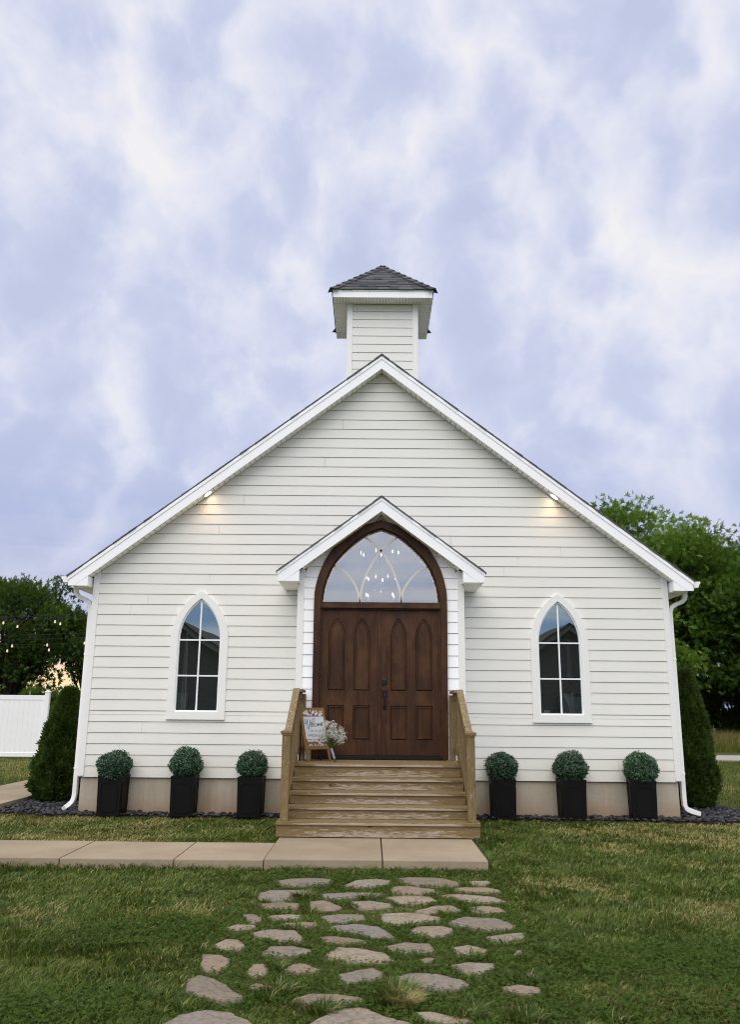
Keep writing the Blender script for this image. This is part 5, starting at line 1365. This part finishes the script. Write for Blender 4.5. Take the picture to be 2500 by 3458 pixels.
# ================================================================== VINYL FENCE
fy = 25.8
fe = empty('vinyl_fence', (-12.5, fy, 0)); tag(fe, 'white vinyl privacy fence behind the lawn at the left edge', 'fence')
for x in (-10.0, -12.45, -14.9):
    p_ = part(MB().box(x-.065, x+.065, fy-.065, fy+.065, -.05, 1.93), 'post', M['vinyl'], fe, bevel=.006)
    mb = MB().box(x-.076, x+.076, fy-.076, fy+.076, 1.9302, 1.955); mb.add([(x-.076, fy-.076, 1.9552), (x+.076, fy-.076, 1.9552), (x+.076, fy+.076, 1.9552), (x-.076, fy+.076, 1.9552), (x, fy, 2.0)], [(0, 1, 4), (1, 2, 4), (2, 3, 4), (3, 0, 4)])
    part(mb, 'post_cap', M['vinyl'], p_)
pk = MB().box(.001, .1535, -.012, .012, .13, 1.72).mesh('picket', bevel=.003)
for x0, x1 in ((-12.385, -10.065), (-14.835, -12.515)):
    for z0, z1 in ((.03, .15), (1.70, 1.84)): part(MB().box(x0, x1, fy-.026, fy+.026, z0, z1), 'rail', M['vinyl'], fe, bevel=.004)
    x = x0
    while x < x1-.1:
        o = obj('picket', pk, M['vinyl']); setpar(o, fe); o.location = (x, fy, 0); x += .1545

# ================================================================== FOLIAGE HELPERS
def sprays(P, D_, rs, ls, nl, tint, spread=1.0, droop=.35):
    """compound leaves: nl leaflets fanned round each direction D_"""
    n = len(P); D_ = D_/np.linalg.norm(D_, axis=1, keepdims=True)
    r_ = rs.normal(0, 1, (n, 3)); r_ -= D_*(r_*D_).sum(1, keepdims=True); r_ /= np.linalg.norm(r_, axis=1, keepdims=True)
    u = np.cross(D_, r_)
    Vs = []; Ts = []
    for k in range(nl):
        a = (k/(nl-1)-.5)*2*1.15*spread
        ax = D_*math.cos(a)+r_*math.sin(a); ax = ax+np.array([0, 0, -droop*(.3+abs(a)*.5)]); ax /= np.linalg.norm(ax, axis=1, keepdims=True)
        sd = np.cross(ax, u); sd /= np.linalg.norm(sd, axis=1, keepdims=True)
        L_ = (ls*rs.uniform(.75, 1.15, n)*(1-.25*abs(a)/1.15))[:, None]; w_ = L_*.15
        b0 = P+D_*ls[:, None]*.12
        Vs.append(np.stack([b0, b0+ax*L_*.5+sd*w_, b0+ax*L_, b0+ax*L_*.5-sd*w_], 1)); Ts.append(np.repeat(np.clip(tint+rs.normal(0, .08, n), 0, 1)[:, None], 4, 1))
    V = np.concatenate(Vs, 0).reshape(-1, 3); T = np.concatenate(Ts, 0).ravel()
    return V, np.arange(len(V)).reshape(-1, 4), T

def tree_meshes(seed, H, crown_w, crown_z0, clumps, per, leaf_len, tr=.28, sparse=1.0):
    rs = np.random.default_rng(seed)
    mb = MB(); trunk_top = crown_z0+(H-crown_z0)*.45
    pts = [(0, 0, -.1), (rs.normal(0, .08), rs.normal(0, .08), crown_z0*.5), (rs.normal(0, .15), rs.normal(0, .15), crown_z0), (rs.normal(0, .3), rs.normal(0, .3), trunk_top)]
    sp = spline(pts, 5); mb.tube(sp, [tr*(1-.6*i/(len(sp)-1)) for i in range(len(sp))], 9)
    Pp, Dd, Tt, Ll = [], [], [], []
    cen = np.array([0, 0, crown_z0+(H-crown_z0)*.50]); ext = np.array([crown_w/2, crown_w/2, (H-crown_z0)*.50])
    made = []
    tries = 0
    while len(made) < clumps and tries < 4000:
        tries += 1
        d_ = rs.normal(0, 1, 3); d_ /= np.linalg.norm(d_)
        c = cen+d_*ext*rs.uniform(.45, .92); r_ = rs.uniform(.09, .16)*crown_w
        if any(np.linalg.norm(c-m_[0]) < .62*min(r_, m_[1]) for m_ in made): continue
        made.append((c, r_))
    for c, r_ in made:
        h0 = rs.uniform(.25, .95); st_ = np.array(sp[int(h0*(len(sp)-1))]); 
        mid = st_*.5+c*.5+np.array([0, 0, rs.uniform(-.1, .35)*np.linalg.norm(c-st_)*.4])
        b_ = spline([tuple(st_), tuple(mid), tuple(c)], 4); ln = np.linalg.norm(c-st_)
        mb.tube(b_, [max(.015, .026*ln)*(1-.75*i/(len(b_)-1)) for i in range(len(b_))], 5, False)
        for q in range(5):      # twigs
            e = c+np.clip(rs.normal(0, 1, 3), -1, 1)*r_*.55; s2 = np.array(b_[rs.integers(3, len(b_))])
            mb.tube([tuple(s2), tuple((s2+e)/2+rs.normal(0, .06, 3)), tuple(e)], [.018, .012, .006], 3, False)
        n = int(per*(r_/(.125*crown_w))**2)
        d_ = rs.normal(0, 1, (n, 3)); d_ /= np.linalg.norm(d_, axis=1, keepdims=True)
        lum = 1+.22*np.sin(4*d_[:, 0]+c[0]*3)+.18*np.sin(5*d_[:, 1]+c[1]*2)
        rad = r_*lum*(1-rs.random(n)**1.6*.75)
        P = c+d_*rad[:, None]*np.array([1.05, 1.05, .78])
        out = (P-cen)/ext; out /= np.linalg.norm(out, axis=1, keepdims=True)
        Dv = d_*.7+out*.5+np.array([0, 0, .30])+rs.normal(0, .35, (n, 3))
        Pp.append(P); Dd.append(Dv); Tt.append(np.clip(.42+.20*rs.normal()+rs.normal(0, .16, n)+.12*d_[:, 2], 0, 1)); Ll.append(leaf_len*rs.uniform(.75, 1.2, n))  # leaf tint rises towards clump tops, painting the upper leaves as lit
    P = np.vstack(Pp); V, Fq, T = sprays(P, np.vstack(Dd), rs, np.concatenate(Ll), 5, np.concatenate(Tt))
    tm = mb.mesh('trunk', smooth=True); tm.materials.append(M['bark'])
    return tm, V, Fq, T
def tree(name, label, loc, rz, meshes, sc3=(1, 1, 1), group=None, cat='tree'):
    t_ = empty(name, loc); t_.rotation_euler = (0, 0, rz); t_.scale = sc3; tag(t_, label, cat, group)
    obj('trunk', meshes[0], None, t_); o = obj('crown', meshes[1], None, t_); tag(o, kind='stuff'); return t_
def mk(seed, m, **kw):
    tm, V, Fq, T = tree_meshes(seed, **kw); me = npmesh('crown', V, Fq, None, {'tint': T}); me.materials.append(m); return tm, me
tA = mk(11, M['leaf'], H=11.6, crown_w=10.0, crown_z0=2.4, clumps=92, per=300, leaf_len=.25)
tB = mk(23, M['leaf'], H=9.2, crown_w=8.0, crown_z0=2.0, clumps=50, per=210, leaf_len=.25)
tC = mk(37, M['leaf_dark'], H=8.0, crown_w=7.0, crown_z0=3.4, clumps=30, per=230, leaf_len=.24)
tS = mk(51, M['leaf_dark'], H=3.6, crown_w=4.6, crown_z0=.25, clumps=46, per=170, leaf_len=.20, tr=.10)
me_d = tB[1].copy(); me_d.materials.clear(); me_d.materials.append(M['leaf_dark']); tD = (tB[0], me_d)  # darker leaf copy, puts the left tree's backlit shade into its colour
G1 = 'trees behind the chapel'
tree('walnut_tree', 'tall bright green tree rising highest behind the right roof slope', (13.35, 40.5, 0), .4, tA, (1.0, 1.0, 1.0), G1)
tree('walnut_tree', 'green tree at the right edge, lower than its taller neighbour', (18.2, 38.5, 0), 2.1, tA, (.92, .92, .90), G1)
tree('walnut_tree', 'lower green tree in front beside the right downspout', (11.4, 37.0, 0), 1.1, tB, (.72, .72, .66), G1)
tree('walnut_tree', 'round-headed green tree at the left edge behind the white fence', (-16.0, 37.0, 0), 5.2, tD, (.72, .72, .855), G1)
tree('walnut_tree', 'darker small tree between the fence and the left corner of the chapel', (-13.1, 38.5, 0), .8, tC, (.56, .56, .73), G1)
tree('walnut_tree', 'green tree farthest right behind the field', (26.0, 41.0, 0), 3.9, tA, (1.0, 1.0, .95), G1)
G2 = 'undergrowth behind the field'
k = 0
for (x, y, sc_) in ((11.4, 41.5, 1.0), (14.6, 42.3, 1.05), (17.8, 41.6, .95), (21.0, 42.6, 1.05), (24.3, 42.0, 1.0)):
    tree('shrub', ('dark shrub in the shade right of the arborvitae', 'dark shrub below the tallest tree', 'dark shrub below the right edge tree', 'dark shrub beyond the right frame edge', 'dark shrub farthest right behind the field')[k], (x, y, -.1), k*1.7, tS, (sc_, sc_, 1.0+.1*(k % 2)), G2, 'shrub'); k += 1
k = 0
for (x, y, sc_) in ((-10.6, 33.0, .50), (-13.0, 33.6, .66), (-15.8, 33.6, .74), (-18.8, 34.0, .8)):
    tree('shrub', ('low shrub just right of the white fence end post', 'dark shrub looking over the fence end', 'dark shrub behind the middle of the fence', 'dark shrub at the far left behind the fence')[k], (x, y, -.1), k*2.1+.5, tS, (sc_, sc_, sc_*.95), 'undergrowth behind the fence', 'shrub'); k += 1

# arborvitae at the corners
def thuja(seed, H, w, lean=0.0, n=26000):
    rs = np.random.default_rng(seed)
    z = rs.random(n)**.85*H; t = z/H
    prof = np.where(t < .12, .82+1.5*t, 1.0-(np.clip(t-.12, 0, 1)/.88)**1.8*.86)
    a = rs.uniform(0, 2*math.pi, n)
    lump = 1+.10*np.sin(3*a+5*t*3)+.08*np.sin(7*a-9*t)+.06*np.sin(11*a+25*t)
    depth = 1.03-rs.random(n)**1.8*.45+np.abs(rs.normal(0, .03, n))
    r_ = w/2*prof*lump*depth
    P = np.stack([np.cos(a)*r_+lean*t, np.sin(a)*r_, z+.02], 1)
    Dv = np.stack([np.cos(a)*.55, np.sin(a)*.55, np.full(n, 1.0)], 1)+rs.normal(0, .38, (n, 3))
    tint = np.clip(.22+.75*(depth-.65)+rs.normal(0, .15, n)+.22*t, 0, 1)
    V, Fq, T = sprays(P, Dv, rs, rs.uniform(.07, .14, n), 3, tint, .5, .0)
    me = npmesh('foliage', V, Fq, None, {'tint': T}); me.materials.append(M['thuja'])
    mb = MB().tube([(0, 0, -.05), (lean*.5, 0, H*.5), (lean, 0, H*.93)], [.05, .035, .01], 7)
    cm = MB().lathe([(w*.30, .05), (w*.33, H*.25), (w*.26, H*.55), (w*.12, H*.85), (.01, H*.93)], n=12).mesh('twigs', smooth=True); cm.materials.append(M['soil'])
    tm = mb.mesh('trunk'); tm.materials.append(M['bark']); return me, tm, cm
for args, loc, lab in (((5, 1.76, .70, .09), (-5.42, 14.65, 0), 'leaning dark green arborvitae at the left corner of the chapel'), ((6, 2.16, .70, .05), (5.30, 14.55, 0), 'taller dark green arborvitae at the right corner of the chapel')):
    me, tm, cm = thuja(*args); t_ = empty('arborvitae', loc); tag(t_, lab, 'shrub', 'arborvitae at the chapel corners')
    obj('trunk', tm, None, t_); obj('twigs', cm, None, t_); o = obj('foliage', me, None, t_); tag(o, kind='stuff')

# ================================================================== STRING LIGHTS
def strand(label, p0, p1, sag, ts):
    t_ = empty('string_lights', p0); tag(t_, label, 'string lights', 'string lights across the left yard')
    p0, p1 = Vector(p0), Vector(p1)
    f_ = lambda t: p0.lerp(p1, t)+Vector((0, 0, -4*sag*t*(1-t)))
    part(MB().tube([f_(i/24) for i in range(25)], .008, 4), 'wire', M['wire'], t_)
    for t in ts:
        q = f_(t)
        b_ = part(MB().tube([(q.x, q.y, q.z), (q.x, q.y, q.z-.03), (q.x, q.y, q.z-.12)], [.012, .022, .026], 8), 'socket', M['wire'], t_)
        part(MB().lathe([(.012, 0), (.022, -.025), (.026, -.05), (.020, -.072), (.004, -.082)], (q.x, q.y, q.z-.118), 10), 'bulb', M['bulb_dim'], b_, smooth=True)
strand('topmost strand of cafe bulbs crossing the left trees', (-12.5, 22.0, 3.92), (-7.0, 22.0, 4.0), .12, (.47, .72))
strand('second strand of cafe bulbs, just below the topmost', (-12.6, 22.8, 3.76), (-6.8, 22.0, 4.0), .10, (.50, .71))
strand('middle strand of cafe bulbs crossing the left trees', (-12.5, 24.0, 3.50), (-7.2, 23.0, 3.56), .05, (.30,))
strand('fourth strand of cafe bulbs, above the lowest', (-12.5, 23.0, 3.30), (-7.0, 22.6, 3.44), .08, (.46, .64, .83))
strand('lowest strand of cafe bulbs above the white fence', (-12.5, 23.5, 3.22), (-7.0, 23.0, 3.34), .09, (.40, .62))

# ================================================================== LAWN
def blades(X, Y, h, wd, lean, az, tint, z=0.0, kink=.5):
    n = len(X); base = np.stack([X, Y, np.full(n, 0.0)+z], 1)
    ld = np.stack([np.cos(az), np.sin(az), np.zeros(n)], 1); sd = np.stack([-np.sin(az+.9), np.cos(az+.9), np.zeros(n)], 1)
    up_ = np.array([0, 0, 1.0])
    mid = base+up_*(h*.55)[:, None]+ld*(lean*h*.30)[:, None]; tip = base+up_*(h*(1-.25*lean))[:, None]+ld*(lean*h)[:, None]
    s = sd*(wd/2)[:, None]
    V = np.stack([base-s, base+s, mid+s*.85, mid-s*.85, tip], 1).reshape(-1, 3)
    b = np.arange(n)*5
    Fq = np.stack([b, b+1, b+2, b+3], 1); Ft = np.stack([b+3, b+2, b+4], 1)
    return V, Fq, Ft, np.repeat(tint, 5)
def gz(x, y): return np.full(len(x), -.035)
rs = np.random.default_rng(77)
def scatter(n, y0, y1, half):
    y = rs.uniform(y0, y1, n); w_ = half(y); x = rs.uniform(-1, 1, n)*w_
    return x, y
stone_all = [np.array(p) for p in STONES]
def shrink(p, f): c = p.mean(0); return c+(p-c)*f
def free(x, y, stone_f=1.03):
    ok = np.ones(len(x), bool)
    ok &= ~((x > -9) & (x < 1.125) & (y > 8.96) & (y < 10.09))
    ok &= ~((x > -1.19) & (x < 1.125) & (y >= 10.0) & (y < 10.77))
    ok &= ~((np.abs(x) < 1.21) & (y > 10.35) & (y < 13.2))
    ok &= ~((np.abs(x-XC) < 4.6) & (y > 13.1) & (y < 25))
    ok &= ~((x > -7.11) & (x < -5.83) & (y > 12.94) & (y < 30))
    for p in bed_polys: ok &= ~inpoly(x, y, p)
    ok &= ~inpoly(x, y, [(5.6, 28.4), (60, 22.0), (60, 24.6), (5.6, 31.3)])
    near = (y < 8.8) & (np.abs(x) < 1.4)
    idx = np.where(near)[0]
    if len(idx):
        bad = np.zeros(len(idx), bool)
        for p in stone_all: bad |= inpoly(x[idx], y[idx], shrink(p, stone_f))
        ok[idx[bad]] = False
    return ok
def lawn_patch(n, y0, y1, half, hmean, wd):
    x, y = scatter(n, y0, y1, half); ok = free(x, y); x, y = x[ok], y[ok]
    clump = vnoise(x, y, 5.5)*.5+vnoise(x, y, 13)*.5
    keep = rs.random(len(x)) < np.clip(.30+1.5*clump, .25, 1); x, y, clump = x[keep], y[keep], clump[keep]
    bare = vnoise(x+31, y*2.2+11, 1.4)*.6+vnoise(x, y*1.7, 4.2)*.4; k2 = (bare > .27) | (rs.random(len(x)) < .25); x, y, clump = x[k2], y[k2], clump[k2]
    m_ = len(x)
    dry = vnoise(x+7, y*1.6, .55)*.55+vnoise(x, y, 2.3)*.45
    dry = dry+.10*np.clip((x-1.0)/2.0, 0, 1)*(y > 6.2)+.08*(y > 10.2)
    nearpath = np.exp(-((np.abs(x+.05)-.0)/1.36)**6)*(y < 8.75)
    edge = np.exp(-np.abs(y-8.9)/.25)*(y < 9)*(x < 1.3)+np.exp(-np.abs(x-1.35)/.22)*((y > 8.9) & (y < 12.6))
    tint = np.clip(rs.normal(.30, .17, m_), .0, .62)+.28*(clump-.5)+.20*(vnoise(x+3, y*1.5, 1.9)-.5)
    isdry = rs.random(m_) < np.clip((dry-.49)*2.7-.5*nearpath-.6*edge, .04, .58)
    tint = np.where(isdry, rs.uniform(.66, 1.0, m_), tint)
    tint = np.clip(tint, 0, 1)
    h = hmean*rs.uniform(.6, 1.25, m_)*(.40+1.15*clump)*(1-.58*nearpath)
    wdd = wd*rs.uniform(.7, 1.3, m_)
    az = rs.uniform(0, 6.283, m_)*.75+vnoise(x, y, 3.0)*6.28
    return blades(x, y, h, wdd, rs.uniform(.2, 1.15, m_), az, tint, gz(x, y)-.004)
parts_ = [lawn_patch(170000, 3.9, 7.2, lambda y: .50*y+.35, .056, .0078),
          lawn_patch(130000, 7.2, 10.5, lambda y: .50*y+.35, .050, .0100),
          lawn_patch(105000, 10.5, 14.0, lambda y: .50*y+.35, .048, .0130)]
def side_patch(n, x0, x1, y0, y1, h, wd):
    x = rs.uniform(x0, x1, n); y = rs.uniform(y0, y1, n); ok = free(x, y); x, y = x[ok], y[ok]; m_ = len(x)
    dry = vnoise(x, y*.8, .45)*.6+vnoise(x, y, 1.7)*.4
    tint = np.where(rs.random(m_) < np.clip((dry-.40)*2.2, .05, .7), rs.uniform(.6, .95, m_), rs.uniform(.15, .5, m_))
    return blades(x, y, h*rs.uniform(.6, 1.2, m_), wd*rs.uniform(.7, 1.3, m_), rs.uniform(.15, .9, m_), rs.uniform(0, 6.283, m_), tint, gz(x, y)-.004)
def beside(n, s):
    y = rs.uniform(3.0, 14.0, n); x = s*(.50*y+.35+rs.uniform(0, 4.2, n)); ok = free(x, y); x, y = x[ok], y[ok]; m_ = len(x)
    dry = vnoise(x+7, y*1.6, .55)*.55+vnoise(x, y, 2.3)*.45
    tint = np.where(rs.random(m_) < np.clip((dry-.49)*2.7, .04, .58), rs.uniform(.66, 1.0, m_), np.clip(rs.normal(.30, .17, m_), 0, .62))
    return blades(x, y, .05*rs.uniform(.5, 1.3, m_), .014*rs.uniform(.7, 1.3, m_), rs.uniform(.2, 1.1, m_), rs.uniform(0, 6.283, m_), tint, gz(x, y)-.004)
parts_ += [beside(60000, -1), beside(60000, 1)]
parts_ += [side_patch(60000, 4.9, 12.5, 13.0, 34, .05, .016), side_patch(60000, -12.5, -5.2, 13.0, 26, .05, .014)]
V = []; Q = []; T3 = []; A = []; off = 0
for (v, q, t3, a) in parts_:
    V.append(v); Q.append(q+off); T3.append(t3+off); A.append(a); off += len(v)
gr = obj('grass', npmesh('grass', np.vstack(V), np.vstack(Q), np.vstack(T3), {'tint': np.concatenate(A)}), M['grass'])
tag(gr, 'mown lawn grass, green with straw-coloured dry patches', 'grass', kind='stuff')

# long tufts leaning over the stones, and the brown tussock in the path
tx, ty, th_, tl, tt = [], [], [], [], []
def tuft(x, y, r_, n, h, tint, dryp=.15):
    a = rs.uniform(0, 6.283, n); q = rs.random(n)**.6*r_
    tx.append(x+np.cos(a)*q); ty.append(y+np.sin(a)*q*.8); th_.append(h*rs.uniform(.6, 1.15, n)); tl.append(a+rs.normal(0, .5, n))
    tt.append(np.where(rs.random(n) < dryp, rs.uniform(.65, 1, n), tint+rs.normal(0, .10, n)))
for _ in range(150):
    x = rs.uniform(-1.7, 1.7); y = rs.uniform(4.3, 8.6)
    if rs.random() < .5 or not free(np.array([x]), np.array([y]), 1.18)[0]: continue
    tuft(x, y, rs.uniform(.04, .09), 60, rs.uniform(.045, .085), rs.uniform(.15, .42), .12)
for (x, y) in ((.0, 5.15), (-.35, 5.0), (.45, 4.95), (.75, 4.9), (-.75, 4.85), (-.3, 4.75), (.95, 4.65), (-1.0, 4.9), (-.62, 5.3), (.2, 4.62), (-.68, 7.75), (.8, 8.0), (-.62, 4.55), (.35, 5.35)):
    if free(np.array([x]), np.array([y]), 1.12)[0]: tuft(x, y, .10, 150, .080, .25, .22)
for xx in np.arange(-4.6, 1.1, .11):
    tuft(xx+rs.uniform(-.05, .05), 8.93+rs.uniform(-.03, .02), .05, 26, rs.uniform(.06, .10), rs.uniform(.2, .4), .1)
for yy in np.arange(9.0, 10.8, .10): tuft(1.17, yy, .04, 26, rs.uniform(.07, .12), .3, .1)
for xx in np.arange(-6.0, -1.25, .12): tuft(xx, 10.12, .04, 16, rs.uniform(.05, .08), .3, .15)
tuft(.10, 5.12, .085, 420, .085, .80, .75); tuft(.07, 5.25, .10, 260, .11, .45, .1)
V1 = blades(np.concatenate(tx), np.concatenate(ty), np.concatenate(th_), rs.uniform(.0045, .0085, sum(map(len, tx))), rs.uniform(.5, 1.25, sum(map(len, tx))), np.concatenate(tl), np.clip(np.concatenate(tt), 0, 1), -.03)
tf = obj('grass_tufts', npmesh('grass_tufts', V1[0], V1[1], V1[2], {'tint': V1[3]}), M['grass']); tag(tf, 'longer grass tufts leaning over the stepping stones', 'grass', kind='stuff')

# clover between the stones and in patches on both sides
def clover(n):
    y = rs.uniform(4.0, 9.0, n*3); x = rs.uniform(-2.9, 3.2, n*3)
    dens = np.exp(-(np.abs(x)/1.15)**6)*.85*(vnoise(x, y, 2.1) > .30)
    for (cx, cy, rx, ry) in ((-1.55, 6.55, .75, .42), (1.75, 5.75, .95, .55), (1.3, 5.0, .8, .6), (-1.9, 4.85, .8, .4), (2.3, 6.1, .5, .3), (-.2, 6.3, 1.0, .5), (.8, 6.1, .6, .9)):
        dens = np.maximum(dens, np.exp(-(((x-cx)/rx)**2+((y-cy)/ry)**2)**2))
    dens *= .35+.9*vnoise(x, y, 7)
    ok = (rs.random(len(x)) < dens) & free(x, y, 1.0); x, y = x[ok][:n], y[ok][:n]; n = len(x)
    z = rs.uniform(.004, .026, n)*(.6+.8*vnoise(x, y, 6))+gz(x, y)+.010+.028*(np.abs(x) > 1.25)
    a0 = rs.uniform(0, 6.28, n); s = rs.uniform(.0075, .0125, n); V = []
    tilt = rs.normal(0, .35, (n, 2))
    for k in range(3):
        a = a0+k*2.094; c, s_ = np.cos(a), np.sin(a)
        def pt(u, v): 
            dx_ = (c*u-s_*v)*s; dy_ = (s_*u+c*v)*s
            return np.stack([x+dx_, y+dy_, z+tilt[:, 0]*dx_+tilt[:, 1]*dy_+.15*s*u], 1)
        V.append(np.stack([pt(.05, 0), pt(.65, -.52), pt(1.1, 0), pt(.65, .52)], 1))
    V = np.concatenate(V, 0).reshape(-1, 3)
    T = np.repeat(np.tile(np.clip(rs.normal(.42, .2, n), 0, 1), 3), 4)
    return V, np.arange(len(V)).reshape(-1, 4), T
v, q, a = clover(52000)
cl_o = obj('clover', npmesh('clover', v, q, None, {'tint': a}), M['clover']); tag(cl_o, 'bright green clover filling the gaps between the stepping stones', 'ground cover', kind='stuff')

# meadow beyond the drive
n = 60000; x = rs.uniform(6, 45, n); y = rs.uniform(33.3, 40.0, n)
t_in = np.clip((y-33.3)/1.5, 0, 1)
v, q, t3, a = blades(x, y, (.18+.55*t_in)*rs.uniform(.6, 1.25, n), rs.uniform(.012, .03, n), rs.uniform(.1, .6, n), rs.uniform(0, 6.28, n), np.clip(.02+.55*t_in+rs.normal(0, .2, n), 0, 1), -.04)
mo = obj('tall_grass', npmesh('tall_grass', v, q, t3, {'tint': a}), M['tallgrass']); tag(mo, 'tall seeding meadow grass beyond the gravel drive', 'grass', kind='stuff')
